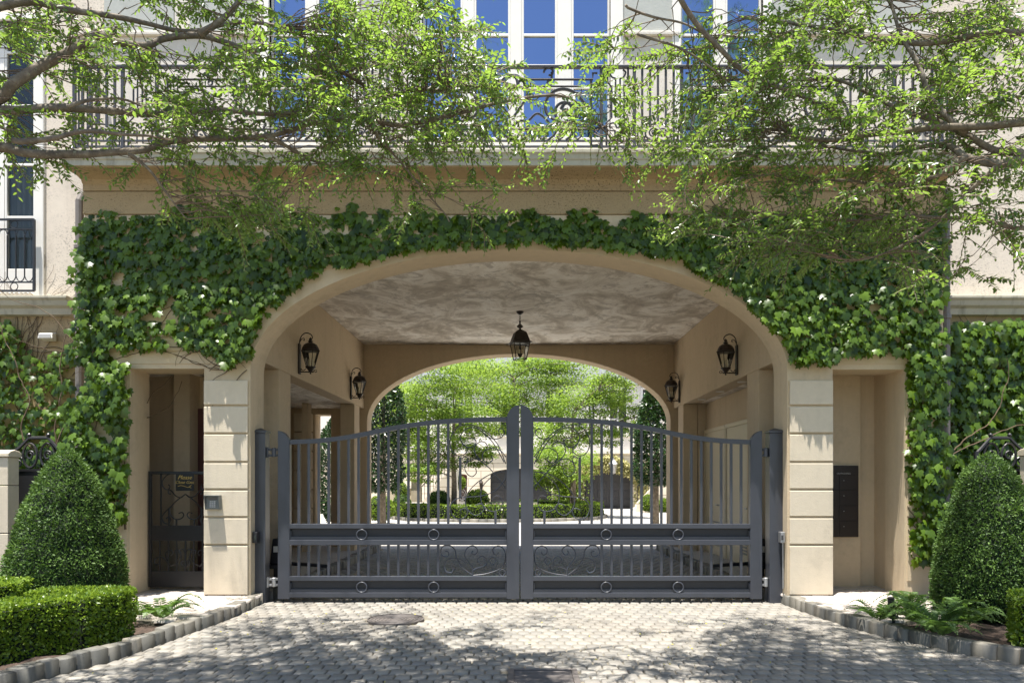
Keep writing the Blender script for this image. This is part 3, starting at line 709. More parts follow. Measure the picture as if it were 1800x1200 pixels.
m.tube([(sc.x+.09,YS-.008,sc.z-.04),(sc.x+.055,YS-.008,sc.z-.062),(sc.x+.088,YS-.008,sc.z-.08)],.003,5)
m.build('arrow_flourish',M['gold'],T)
# ================================================================== KEYPAD
kx,kz=PX(378.5,YF),PZ(882.5,YF); yk=YF-.031
T=thing('intercom','grey metal keypad box with hood on the rusticated pier left of the gates','keypad',(kx,yk,kz-.09))
m=MB(); m.box(kx-.085,kx+.085,yk-.055,yk-.0005,kz-.085,kz+.085); m.build('housing',M['keys'],T,bevel=.006)
m=MB(); m.box(kx-.092,kx+.092,yk-.105,yk-.001,kz+.0855,kz+.093); 
for s in (-1,1): m.add([(kx+s*.086,yk-.001,kz-.09),(kx+s*.086,yk-.06,kz-.09),(kx+s*.086,yk-.105,kz+.0850),(kx+s*.086,yk-.001,kz+.0850),(kx+s*.092,yk-.001,kz-.09),(kx+s*.092,yk-.06,kz-.09),(kx+s*.092,yk-.105,kz+.0850),(kx+s*.092,yk-.001,kz+.0850)],[(0,1,2,3),(4,7,6,5),(0,4,5,1),(1,5,6,2),(2,6,7,3),(3,7,4,0)])
m.build('hood',M['keys'],T)
MB().box(kx-.06,kx+.06,yk-.058,yk-.0555,kz+.035,kz+.065).build('display',M['darkpane'],T)
for i in range(4):
    for k in range(3): MB().box(kx-.035+k*.026,kx-.015+k*.026,yk-.06,yk-.0555,kz-.06+i*.022,kz-.043+i*.022).build('key',M['greytext'],T)
# ================================================================== MAILBOX
ym=10.235; xa,xb=PX(1440,ym),PX(1507.5,ym); za,zb=PZ(943,ym),PZ(818,ym)
T=thing('mailbox','dark bronze mailbox panel with rows of locked doors in the niche beside the pier','mailbox',((xa+xb)/2,ym,za))
MB().box(xa,xb,ym-.03,ym,za,zb).build('cabinet',M['mailbox'],T,bevel=.004)
nr=8; hh=(zb-za-.14)/4
for i in range(4):
    for k in range(2):
        x0=xa+.02+k*(xb-xa-.04)/2; x1=x0+(xb-xa-.04)/2-.006
        d=MB().box(x0,x1,ym-.036,ym-.0305,za+.015+i*hh,za+.015+(i+1)*hh-.008).build('door',M['mailbox'],T,bevel=.002)
        lk=MB(); lk.lathe([(.006,0),(.006,.004),(.0,.004)],(0,0,0),8); 
        lk.v=[(x0+.06+p[0],ym-.036-p[2],za+.015+(i+.62)*hh+p[1]) for p in lk.v]; lk.build('lock',M['greytext'],d)
MB().box(xa+.02,xb-.02,ym-.036,ym-.0305,zb-.115,zb-.02).build('outgoing_flap',M['mailbox'],T,bevel=.002)
put_text('lettering','OUTGOING',.035,(PX(1481,ym),ym-.0375,PZ(832,ym)),M['greytext'],T)
# ================================================================== BALCONY RAILING
YRL=9.18; R_=lambda a,b: P(a,b,YRL)
T=thing('balcony_railing','slate grey wrought iron balcony railing with scroll panels along the slab edge','railing',(0,YRL,5.655))
xl,xr=PX(131,YRL),PX(1672,YRL); yb=9.86
m=MB(); zt=PZ(118,YRL); m.box(xl-.03,xr+.03,YRL-.03,YRL+.03,zt-.018,zt+.018); m.box(xl-.03,xl+.03,YRL+.031,yb,zt-.018,zt+.018); m.box(xr-.03,xr+.03,YRL+.031,yb,zt-.018,zt+.018); m.build('handrail',M['railing'],T,bevel=.008)
for py in (248,258):
    z0=PZ(py,YRL); m=MB(); m.box(xl,xr,YRL-.011,YRL+.011,z0-.011,z0+.011); m.box(xl-.011,xl+.011,YRL+.0115,yb,z0-.011,z0+.011); m.box(xr-.011,xr+.011,YRL+.0115,yb,z0-.011,z0+.011); m.build('bottom_rail',M['railing'],T)
posts=[131,216,276,600,682,742,1057,1115,1198,1513,1571,1672]
for px in posts:
    x=PX(px,YRL); MB().box(x-.019,x+.019,YRL-.019,YRL+.019,5.655,zt-.0185).build('post',M['railing'],T,bevel=.003)
for px in range(150,1660,105):
    x=PX(px,YRL); MB().box(x-.012,x+.012,YRL-.012,YRL+.012,5.655,PZ(258,YRL)-.0115).build('foot',M['railing'],T)
for x in (xl,xr):
    for k in range(5):
        y=YRL+.09+k*.095; MB().box(x-.009,x+.009,y-.009,y+.009,PZ(248,YRL)+.0115,zt-.0185).build('baluster',M['railing'],T)
def bar(px,y0,y1,t=.013): 
    x=PX(px,YRL); MB().box(x-t,x+t,YRL-t,YRL+t,PZ(y1,YRL),PZ(y0,YRL)).build('baluster',M['railing'],T)
def picket(pa,pb):
    w_=pb-pa; c=(pa+pb)/2
    for k in range(1,6):
        f=pa+w_*k/6; bar(f,121,247 if k in(1,5) else 224 if k!=3 else 218)
    m=MB()
    for s in (-1,1):
        m.tube([R_(*a) for a in spiral(c+s*8,234,9,3,0 if s<0 else math.pi,(0 if s<0 else math.pi)+s*9,26)],0.0112,5)
        m.ball(R_(c+s*8,234),.024,8,6)
        m.tube(catmull([R_(c+s*a,b) for a,b in ((3,218),(13,220),(21,230),(21,240),(14,246))],4),0.0126,5)
        e=[(22,231),(36,231),(36,255),(24,255),(24,240),(31,240)]; m.tube([R_(c+s*a*w_/84,b) for a,b in e],0.0112,4)
    m.build('scroll_panel',M['railing'],T)
def vase(pa,pb):
    c=(pa+pb)/2; w_=(pb-pa)/2; m=MB()
    for s in (-1,1):
        m.tube([R_(c+s*a*w_/29,b) for a,b in ((18,121),(18,145),(11,153),(11,207),(20,216),(20,256))],0.0126,4)
        m.tube(catmull([R_(c+s*a*w_/29,b) for a,b in ((4,138),(10,136),(14,128),(9,123))],4),0.0112,5)
        m.tube([R_(c+s*a*w_/29,b) for a,b in ((4,230),(20,230),(20,252),(5,252),(5,230))],0.0112,4)
        m.tube([R_(*a) for a in spiral(c+s*15*w_/29,187,2.6,2.6,0,2*math.pi,10)],0.0084,4)
        m.tube(catmull([R_(c+s*a,b) for a,b in ((1,226),(6,217),(13,218),(14,224),(9,225))],4),0.0112,5)
        m.tube([R_(c+s*4*w_/29,138),R_(c+s*4*w_/29,207)],0.0112,4)
    m.build('scroll_panel',M['railing'],T)
def scrolls(pa,pb):
    c=(pa+pb)/2; h=(pb-pa)/2; k=h/157; m=MB()
    L=lambda a,r=.0125,n=4: m.tube([R_(*p) for p in a],r*1.25,n)
    C=lambda a,r=.0125: m.tube(catmull([R_(*p) for p in a],4),r*1.3,5)
    for s in (-1,1):
        X=lambda d: c+s*d*k
        L([(X(20),140),(X(142),140),(X(142),129),(X(150),129)]); L([(X(20),152),(X(122),152),(X(122),163),(X(110),163)],0.0108); L([(X(139),140),(X(139),255),(X(152),255)])
        L([(X(70),127) ,(X(70),140)],0.0108)
        C(spiral(X(66),128,10,4,math.pi,math.pi+s*5,18),0.0108); C(spiral(X(66),146,3.6,3.6,0,2*math.pi,10),0.0095)
        a0=math.pi/2; C([(X(d),y) for d,y in ((138,222),(132,190),(112,165),(92,157),(72,162),(60,178),(62,200),(80,212),(100,212),(112,198),(106,184),(94,182),(86,192))],0.0162)
        C(spiral(X(94),195,24,9,0 if s>0 else math.pi,(0 if s>0 else math.pi)+s*7.5,34),0.0149); m.ball(R_(X(94),195),.045,10,7)
        C([(X(4),205),(X(14),190),(X(26),170),(X(24),150),(X(10),134),(X(-6),136),(X(-10),150),(X(0),158),(X(6),150)],0.0135)
        C(spiral(X(20),146,12,4,0 if s>0 else math.pi,(0 if s>0 else math.pi)+s*6,22),0.0121)
        C([(X(30),212),(X(44),200),(X(58),208),(X(66),220),(X(54),224),(X(50),216)],0.0121); C([(X(2),222),(X(16),212),(X(28),218),(X(24),225)],0.0121)
        L([(X(0),227),(X(139),227)],0.0108)
        for j in range(4):
            d0=18+j*31; C([(X(d0-16),246),(X(d0-6),238),(X(d0),229),(X(d0+8),231),(X(d0+9),240),(X(d0+3),244),(X(d0),239),(X(d0+4),236)],0.0121)
            C([(X(d0+2),246),(X(d0+10),240),(X(d0+14),230)],0.0108)
    m.build('scroll_panel',M['railing'],T)
picket(131,216); vase(216,276); scrolls(276,600); picket(600,682); vase(682,742); scrolls(742,1057); vase(1057,1115); picket(1115,1198); scrolls(1198,1513); vase(1513,1571); picket(1571,1672)
# window guard on the wing window
YW=9.80; T=thing('window_guard','black iron guard with rings and arches across the tall wing window','window guard',(PX(0,YW),YW,PZ(512,YW)))
q=lambda a,b: P(a,b,YW); m=MB()
xa,xb=PX(-62,YW),PX(60,YW)
for py,t in ((386,.012),(403,.009),(496,.009),(511,.012)): m.box(xa,xb,YW-t,YW+t,PZ(py,YW)-t,PZ(py,YW)+t)
for px in (-62,60): m.box(PX(px,YW)-.014,PX(px,YW)+.014,YW-.014,YW+.014,PZ(511,YW),PZ(386,YW))
m.build('frame',M['iron'],T)
for k in range(7):
    px=-48+15.2*k; MB().tube([q(px,414),q(px,487)],.009,6).build('baluster',M['iron'],T)
m=MB(); m2=MB()
for k in range(8):
    px=-63+15.2*k
    m.tube(catmull([q(px+1,412),q(px+3,406),q(px+8,403.5)],4),.006,5); m.tube(catmull([q(px+15,412),q(px+13,406),q(px+8,403.5)],4),.006,5)
    m2.tube(catmull([q(px,485),q(px+3,492),q(px+7.6,494.5),q(px+12,492),q(px+15.2,485)],4),.007,5)
m.build('arches',M['iron'],T); m2.build('lower_arches',M['iron'],T)
for px in (25,-28):
    for py in (394.5,503.5): MB().tube([q(*a) for a in spiral(px,py,6.5,6.5,0,2*math.pi,18)],.006,5).build('ring',M['iron'],T)
# floodlight on the wing wall
c=P(92,592,YU); T=thing('floodlight','small white floodlight fixed to the wing wall above the ivy','light',(c.x,YU,c.z-.06))
m=MB(); m.hexa([(c.x-.10,YU-.16,c.z-.05),(c.x+.10,YU-.16,c.z-.05),(c.x+.08,YU-.03,c.z-.07),(c.x-.08,YU-.03,c.z-.07)],[(c.x-.09,YU-.15,c.z+.02),(c.x+.09,YU-.15,c.z+.02),(c.x+.075,YU-.03,c.z+.05),(c.x-.075,YU-.03,c.z+.05)]); m.build('housing',M['lamp_white'],T,bevel=.01)
MB().box(c.x-.04,c.x+.04,YU-.0295,YU-.001,c.z-.05,c.z+.04).build('bracket',M['lamp_white'],T)
MB().box(c.x-.08,c.x+.08,YU-.166,YU-.1605,c.z-.042,c.z+.005).build('lens',M['greytext'],T)
# ================================================================== LANTERNS
def lantern(label):
    T=thing('wall_lantern',label,'lantern',(0,0,0),0,'black lanterns on the carriageway walls'); b=M['bronze']; cx=.185
    MB().box(0.002,.028,-.045,.045,0,.47).build('back_plate',b,T,bevel=.006)
    m=MB(); m.tube(catmull([(.015,0,.46),(.02,0,.53),(.05,0,.60),(.11,0,.64),(.18,0,.625),(.215,0,.575),(.19,0,.535),(.165,0,.55)],6),.008,6)
    m.tube(catmull([(.02,0,.50),(.05,0,.55),(.085,0,.555),(.09,0,.525),(.07,0,.53)],6),.006,6); m.build('arm',b,T)
    m=MB(); m.tube([(.02,0,.035),(cx+.05,0,.035)],.010,6)
    m.tube(catmull([(.03,0,.036),(.035,0,.09),(.055,0,.06),(.085,0,.06),(.11,0,.085)],6),.006,6); m.tube([(cx+a*.0032,0,.045+b_*.0032) for a,b_ in [(p[0],-p[1]) for p in spiral(24,0,9,3,math.pi,math.pi+7,20)]],.005,5)
    m.build('lower_arm',b,T)
    n=6
    m=MB(); m.lathe([(.012,-.0),(.014,.03),(.022,.035),(.05,.075),(.075,.10),(.082,.115),(.06,.118)],(cx,0,0),12); m.build('bowl',b,T,smooth=False)
    m=MB(); m.lathe([(.137,.352),(.146,.358),(.146,.372),(.13,.376)],(cx,0,0),n); m.lathe([(.135,.377),(.125,.41),(.10,.455),(.06,.48),(.03,.487),(.03,.50),(.045,.51),(.02,.525),(.026,.54),(.008,.565),(.004,.575)],(cx,0,0),12); m.build('cap',b,T)
    m=MB()
    for k in range(n):
        a=2*math.pi*k/n; m.tube([(cx+.065*math.cos(a),.065*math.sin(a),.117),(cx+.135*math.cos(a),.135*math.sin(a),.353)],.0055,5)
    m.build('frame',b,T)
    m=MB(); m.lathe([(.06,.118),(.13,.352)],(cx,0,0),n); m.f=m.f[:n]; m.m=m.m[:n]; m.build('pane',M['glass'],T)
    for k in range(3):
        a=2*math.pi*k/3+.5; MB().tube([(cx+.03*math.cos(a),.03*math.sin(a),.116),(cx+.03*math.cos(a),.03*math.sin(a),.19)],.011,8).build('candle',M['candle'],T)
        MB().lathe([(.006,.19),(.012,.205),(.011,.225),(.003,.25)],(cx+.03*math.cos(a),.03*math.sin(a),0),8).build('bulb',M['candle'],T)
    return T
def dup(T,loc,rz,label):
    r=T.copy(); COL.objects.link(r); r.location=loc; r.rotation_euler=(0,0,rz); r['label']=label
    for ch in list(T.children):
        c=ch.copy(); COL.objects.link(c); c.parent=r
        for g in ch.children:
            d=g.copy(); COL.objects.link(d); d.parent=c
    return r
la=lantern('black wall lantern, the larger looking one on the carriageway wall towards the keypad side')
dup(la,(-3.43,15.06,3.235),0,'black wall lantern deeper in the carriageway, on the wall towards the keypad side')
dup(la,(3.43,11.60,3.24),math.pi,'black wall lantern, the larger looking one on the wall above the cream doors')
dup(la,(3.43,15.75,3.24),math.pi,'black wall lantern deeper in the carriageway, on the wall above the cream doors')
la.location=(-3.43,11.52,3.245)
yh=13.2; zc=4.60; T=thing('hanging_lantern','dark bronze four sided lantern hanging on a chain under the carriageway ceiling','lantern',(PX(914,yh),yh,3.74)); hx=PX(914,yh); b=M['bronze']; rot=math.radians(45+14)
hz=lambda p: PZ(p,yh)
MB().lathe([(.02,hz(553)),(.055,hz(550.5)),(.065,zc-.02),(.065,zc-.001)],(hx,yh,0),16).build('canopy',b,T)
m=MB()
z=hz(553)
k=0
while z>hz(568):
    pts=[(hx+(.013*math.cos(t) if k%2 else 0),yh+(0 if k%2 else .013*math.cos(t)),z-.02+.026*math.sin(t)) for t in np.linspace(0,2*math.pi,11)]
    m.tube(pts,.0045,5,False); z-=.036; k+=1
m.build('chain',b,T)
MB().lathe([(.008,hz(583)),(.02,hz(579)),(.016,hz(577.5)),(.055,hz(575)),(.06,hz(573.5)),(.045,hz(572)),(.014,hz(569)),(.012,hz(566)),(.004,hz(564))],(hx,yh,0),14).build('finial',b,T)
MB().lathe([(.205*1.25,hz(603)),(.205*1.25,hz(602)),(.175*1.2,hz(600)),(.118*1.2,hz(585)),(.10*1.2,hz(583.6)),(.03,hz(579))],(hx,yh,0),4,rot).build('roof',b,T)
m=MB()
for k in range(4):
    a=rot+k*math.pi/2; a2=a+math.pi/2; t=lambda r,a_,z_:(hx+r*math.cos(a_),yh+r*math.sin(a_),z_)
    m.tube([t(.205,a,hz(602.6)),t(.135,a,hz(632))],.009,5); m.tube([t(.135,a,hz(632)),t(.135,a2,hz(632))],.009,5); m.tube([t(.205,a,hz(604)),t(.205,a2,hz(604))],.009,5)
m.build('frame',b,T)
m=MB(); m.lathe([(.13,hz(631)),(.2,hz(604))],(hx,yh,0),4,rot); m.f=m.f[:4]; m.m=m.m[:4]; m.build('pane',M['glass'],T)
m=MB(); m.lathe([(.004,hz(629)),(.03,hz(626)),(.045,hz(622)),(.02,hz(620)),(.012,hz(603))],(hx,yh,0),10); m.build('candelabra',b,T)
for k in range(4):
    a=rot+.4+k*math.pi/2; x,y=hx+.06*math.cos(a),yh+.06*math.sin(a)
    MB().tube([(x,y,hz(622)),(x,y,hz(615))],.012,8).build('candle',M['candle'],T); MB().lathe([(.007,hz(615)),(.014,hz(613)),(.012,hz(610)),(.003,hz(607))],(x,y,0),8).build('bulb',M['glass'],T)
# ================================================================== GROUND IRON
mx,my,mr=MANHOLE; m=MB(); prof=[(0.0,.006),(.05,.006)]
for k in range(6):
    r=.06+k*.042; prof+=[(r,.006),(r+.004,.014),(r+.02,.014),(r+.024,.006)]
prof+=[(mr-.012,.006),(mr-.012,.016),(mr,.016),(mr,-.02)]
m.lathe(prof,(mx,my,-.008),48); o=m.build('manhole_cover',M['cast']); setp(o,'round rusty manhole cover with concentric ridges in the pavers','manhole cover')
T=thing('drain_grate','rectangular iron drain grate with cross slats at the bottom edge of the drive','drain',((GRATE[0]+GRATE[1])/2,(GRATE[2]+GRATE[3])/2,0))
a,b_,c_,d=GRATE; m=MB(); fw=.05
m.box(a,a+fw,c_,d,-.02,.006); m.box(b_-fw,b_,c_,d,-.02,.006); m.box(a+fw+.0005,b_-fw-.0005,d-.035,d,-.02,.006); m.box(a+fw+.0005,b_-fw-.0005,c_,c_+.035,-.02,.006); m.build('frame',M['cast'],T,bevel=.004)
m=MB(); y=c_+.05
while y<d-.05: m.box(a+fw+.001,b_-fw-.001,y,y+.02,-.019,.001); y+=.042
m.build('grate',M['cast'],T,bevel=.003)
MB().box(a+fw,b_-fw,c_+.03,d-.03,-.0215,-.0205).build('dark_pit_sheet',M['core'],T)  # thin dark sheet below the slats, standing in for the unlit shaft
# path light, stone piers and iron fences at the two edges
g=G(1573,1096,.09); T=thing('path_light','slim black path light leaning among the ferns','garden light',(g.x,g.y,.09))
m=MB(); m.tube([(g.x,g.y,.05),(g.x-.03,g.y,.20)],.016,8); m.build('stake',M['iron'],T); m=MB(); m.tube([(g.x-.02,g.y,.15),(g.x-.055,g.y-.02,.37)],.034,10); m.build('head',M['iron'],T)
m=MB(); m.lathe([(.03,.15),(.045,.165),(.03,.18)],(g.x+.0,g.y,0),10); m.build('clip',M['iron'],T)
def pier(xe,sx,lab,y=8.95,ztop=None):
    T=thing('garden_pier',lab,'stone pier',(xe+sx*.35,y+.1,0),0,'stone piers at the edges')
    zt=ztop; courses('shaft',min(xe,xe+sx*.7),max(xe,xe+sx*.7),[.05,.42,PZ(937,y),PZ(853,y),zt-.02],y+.2,M['pier'],T,.008,.2)
    m=MB(); m.extrude_x([(y-.02,zt-.019),(y-.02,zt+.03),(y+.02,zt+.055),(y+.1,zt+.07),(y+.18,zt+.055),(y+.22,zt+.03),(y+.22,zt-.019)],min(xe-sx*.02,xe+sx*.72),max(xe-sx*.02,xe+sx*.72)); m.build('cap',M['pier'],T,bevel=.01)
pier(PX(14,8.95),-1,'cream stone pier with rounded cap at the left edge beside the clipped cone',ztop=PZ(800,8.95))
pier(PX(1812,8.95),1,'cream stone pier barely showing at the right edge behind the clipped cone',ztop=PZ(797,8.95))
def fence(px0,sx,lab,y=9.3):
    x0=PX(px0,y); T=thing('iron_fence',lab,'fence',(x0,y,.08),0,'iron fences behind the clipped cones')
    X=lambda d: x0+sx*d
    zr=PZ(828,y); m=MB(); m.box(X(0),X(.66),y-.01,y+.01,.1,zr); m.build('solid_panel',M['iron'],T)
    m=MB(); m.box(X(0)-.02,X(0)+.02,y-.02,y+.02,.08,zr+.25); m.box(X(.66)-.02,X(.66)+.02,y-.02,y+.02,.08,zr+.25); m.box(X(.02),X(.64),y-.018,y+.018,zr,zr+.03); m.build('frame',M['iron'],T)
    m=MB(); tz=zr+.42; m.tube([(X(0),y,zr+.22),(X(.12),y,zr+.30),(X(.24),y,tz),(X(.48),y,tz),(X(.60),y,zr+.28),(X(.66),y,zr+.22)],.022,6); m.build('top_rail',M['iron'],T)
    m=MB()
    for cx in (.25,.47):
        m.tube([(X(cx)+a*.01,y,zr+.2+b*.017) for a,b in spiral(0,0,9,9,0,2*math.pi,20)],.016,5); m.tube([(X(cx)+a*.01,y,zr+.2+b*.012) for a,b in spiral(0,0,5,2,0,8,20)],.013,5)
    for cx in (.1,.58): m.tube([(X(cx)+a*.01,y,zr+.11+b*.01) for a,b in spiral(0,0,8,2,0,9,24)],.012,5)
    m.build('scrollwork',M['iron'],T)
    for cx in (.24,.48): MB().ball((X(cx),y,tz+.035),.026,8,6).build('finial',M['iron'],T)
fence(18,1,'black iron fence with scrolled top beside the stone pier and the left clipped cone')
fence(1808,-1,'black iron fence with scrolled top rising behind the right clipped cone')
# ================================================================== IVY
def rnd(n,s=1): return rng.normal(0,s,(n,3))
def ivy_leaves(name,polys,n,wallY,parent,gap=.0,size=(.07,.135),off=(.02,.17),gapfn=None):
    pts=[]; allp=[p for po in polys for p in po]; x0,x1=min(p[0] for p in allp),max(p[0] for p in allp); y0,y1=min(p[1] for p in allp),max(p[1] for p in allp)
    tries=0
    while len(pts)<n and tries<n*40:
        tries+=1; x,y=random.uniform(x0,x1),random.uniform(y0,y1)
        if not any(pip(x,y,po) for po in polys): continue
        g=noise.noise(Vector((x*.018,y*.026,3.1)))+.5*noise.noise(Vector((x*.05,y*.07,9.0)))
        th=gap if gapfn is None else gapfn(x,y)
        if g<th: continue
        Y=wallY(x,y); pts.append(tuple(P(x,y,Y)))
    pos=np.array(pts); N=len(pos); depth=rng.uniform(off[0],off[1],N); depth*=np.clip(.45+(4.75-pos[:,2])*.55,.4,1) if name!='hanging_leaves' else 1; pos[:,1]-=depth; pos[:,2]+=.04
    axis=np.array([0,-.35,-1.0])[None,:]+rnd(N,.38)*np.array([1.1,.5,.5])
    nrm=np.array([0,-1,.55])[None,:]+rnd(N,.33)
    ln=rng.uniform(size[0]*.75,size[1]*1.12,N)*(.7+.3*rng.random(N)); 
    V,l,c=leaf_cloud(pos,axis,nrm,ln,ln*.95,IVY[0],IVY[1],-.28,.22)
    tone=np.repeat(np.clip(rng.normal(.45,.32,N),0,1),len(IVY[0]))
    return np_mesh(name,V,l,c,M['ivy'],parent,tone)
def facade_solid(x,z):
    for a,b,h in (LP,RP):
        if a-.03<x<b+.03 and z<h+.03: return False
    s=(z-AS)/AR
    return not (abs(x)<AX+.04 and (z<AS or (s<1 and abs(x)<AX*math.sqrt(1-s*s)+.05)))
def ivy_stems(name,starts,wallY,parent,step=9,r=.008,solid=None):
    m=MB()
    for (x,y,hd,L,rr) in starts:
        p=[]; h=hd
        for i in range(L):
            wx=PX(x,wallY(x,y)); wz=PZ(y,wallY(x,y))
            if solid is not None and not solid(wx,wz): break
            p.append(P(x,y,wallY(x,y)-.012-random.uniform(0,.008))); h+=random.uniform(-.38,.38); h=h*.93+hd*.07
            x+=step*math.cos(h); y-=step*math.sin(h)
        if len(p)>2: m.tube(p,[rr*(1-.75*i/len(p)) for i in range(len(p))],5)
    return m.build(name,M['vine'],parent)
main=[(150,362),(700,366),(1655,362),(1660,470),(1645,600),(1600,632),(1565,625),(1470,632),(1440,645),(1390,640),(1378,600),(1350,548),(1305,506),(1250,474),(1200,455),(1100,430),(1000,424),(912,420),(800,425),(740,430),(690,430),(640,445),(575,478),(520,510),(470,560),(448,600),(440,632),(400,638),(330,612),(240,622),(226,640),(222,700),(222,900),(200,930),(150,930),(150,640)]
def gapf(x,y):
    t=-.55
    if x<445 and 490<y<640 and x>200: t=-.27
    if x<230 and y>640: t=-.35
    if y<392: t=max(t,-.45+(392-y)*.045)
    if 560<x<860 and y>405: t=-.22
    if 300<x<470 and y<440: t=-.3
    return t
wy=lambda x,y: YF
T=thing('ivy','dense dark ivy hanging over the archway and around both side doorways','ivy',(0,YF,.1))
ivy_leaves('leaves',[main],8200,wy,T,gapfn=gapf)
fr=[]
for (x,y) in [(x,448+ (abs(x-912)/470)**2.2*150) for x in range(600,1370,9)]: fr.append((x,y))
ivy_leaves('hanging_leaves',[[(590,462),(700,432),(800,420),(912,418),(1100,426),(1200,446),(1300,495),(1376,585),(1390,620),(1372,606),(1290,518),(1190,466),(1060,440),(912,436),(800,440),(700,452),(600,478)],[(380,625),(440,600),(446,632),(400,650)],[(1395,630),(1470,620),(1465,642),(1400,648)]],800,wy,T,gap=-.7,off=(.05,.17))
st=[(225,690+random.uniform(-20,20),random.uniform(.2,1.2),26,.009) for _ in range(14)]+[(random.uniform(160,440),random.uniform(560,650),random.choice([0,math.pi])+random.uniform(-.4,.4),22,.0055) for _ in range(24)]
st+=[(random.uniform(190,225),930,math.pi/2,42,.014) for _ in range(6)]+[(random.uniform(1600,1650),980,math.pi/2,46,.014) for _ in range(6)]
st+=[(random.uniform(600,880),random.uniform(395,425),random.uniform(4.2,5.2),4,.005) for _ in range(16)]+[(random.uniform(360,440),random.uniform(640,655),random.uniform(-.6,.4)+math.pi,14,.006) for _ in range(8)]
ivy_stems('stems',st,wy,T,solid=facade_solid)
wl_=lambda x,y: YU
T=thing('ivy','patchy ivy with bare brown stems on the wing wall left of the keypad side doorway','ivy',(-6.5,YU,.1))
ivy_leaves('leaves',[[(-260,600),(30,570),(70,640),(150,610),(160,960),(-260,960)]],3300,wl_,T,gap=-.3,off=(.02,.25),size=(.07,.125))
ivy_stems('stems',[(random.uniform(-40,140),random.uniform(600,760),random.uniform(.3,2.8),24,.006) for _ in range(30)]+[(random.uniform(100,150),940,math.pi/2,40,.013) for _ in range(6)],wl_,T)
T=thing('ivy','bright thick ivy covering the wing wall right of the mailbox niche','ivy',(5.9,YU,.1))
wr=lambda x,y: YF if x<1655 else YU-.05
ivy_leaves('leaves',[[(1592,640),(1640,588),(1662,575),(1850,568),(2080,590),(2080,980),(1600,990),(1594,800)]],7400,wr,T,gap=-.6,off=(.02,.26),size=(.08,.145))
ivy_stems('stems',[(random.uniform(1605,1840),random.uniform(700,980),random.uniform(.6,2.4),26,.009) for _ in range(24)],wr,T,solid=facade_solid)
T=thing('ivy','thin strip of sunlit ivy beside the downpipe, left edge of the archway block','ivy',(-5.6,9.3,.1))
ivy_leaves('leaves',[[(140,400),(165,400),(165,640),(230,640),(226,920),(150,940),(118,760),(130,600)]],620,lambda x,y: YF-.10,T,gap=-.3,off=(.0,.2))
ivy_stems('stems',[(random.uniform(140,200),930,math.pi/2+random.uniform(-.1,.1),58,.012) for _ in range(5)],lambda x,y:YF-.1,T,solid=facade_solid)
# ================================================================== CLIPPED CONES AND HEDGES
def surf_leaves(name,pos,nrm,length,width,mat,parent,spread=.8,shape=DIAM):
    N=len(pos); axis=nrm*.75+rnd(N,spread); nn=nrm*.4+rnd(N,.7)
    V,l,c=leaf_cloud(pos,axis,nn,length,width,shape[0],shape[1],.1,.05)
    return V,l,c
def cone(cx,cy,z0,prof,label,n=30000,seed=0):
    T=thing('clipped_yew',label,'topiary',(cx,cy,z0),0,'clipped yew cones')
    zz=np.array([p[0] for p in prof]); rr=np.array([p[1] for p in prof]); 
    z=rng.uniform(zz[0],zz[-1],n*2); r=np.interp(z,zz,rr); keep=rng.random(n*2)<(r+.03)/(rr.max()+.03); z=z[keep][:n]; r=r[keep][:n]; N=len(z)
    a=rng.uniform(0,2*math.pi,N); nz=np.array([noise.noise(Vector((math.cos(t)*q*5+seed,math.sin(t)*q*5,w*5)))+.6*noise.noise(Vector((math.cos(t)*q*14,math.sin(t)*q*14+seed,w*14))) for t,q,w in zip(a,r,z)])
    rj=r+nz*.030-np.abs(rng.normal(0,.028,N))+.012*(rng.random(N)<.08); sl=-np.gradient(rr,zz); s=np.interp(z,zz,sl)
    pos=np.stack([cx+rj*np.cos(a),cy+rj*np.sin(a),z],1); nr=norm(np.stack([np.cos(a),np.sin(a),s],1))
    V,l,c=surf_leaves('x',pos,nr,rng.uniform(.024,.050,N),rng.uniform(.011,.020,N),None,None)
    tone=np.repeat(np.clip(rng.normal(.45,.22,N)+nz*.35,0,1),4)
    np_mesh('foliage',V,l,c,M['yew'],T,tone)
    m=MB(); m.lathe([(max(.01,q-.055),w) for w,q in prof],(cx,cy,0),24); m.build('dark_core',M['core'],T,smooth=True)  # solid dark body, its colour standing in for shade between the leaves
YC=8.25; k=YC/F
cp=[(788,5),(793,17),(803,27),(820,39),(840,51),(860,62),(880,70),(900,78),(940,91),(980,102),(1020,106),(1050,106),(1078,100)]
prof=sorted([(PZ(a,YC),max(.012,b*k-.02-.05*min(1,b/80))) for a,b in cp]); 
cone(PX(117,YC),YC,.08,prof,'clipped dark green yew cone behind the low hedges at the keypad side',seed=1.3)
YC2=8.2; cp=[(797,6),(802,18),(812,30),(825,42),(840,52),(865,62),(900,74),(935,85),(970,93),(1005,98),(1045,99),(1075,94)]
prof=sorted([(PZ(a,YC2),max(.012,b*YC2/F-.02-.05*min(1,b/80))) for a,b in cp])
cone(PX(1738,YC2),YC2,.08,prof,'clipped dark green yew cone above the ferns at the mailbox side',seed=5.1)
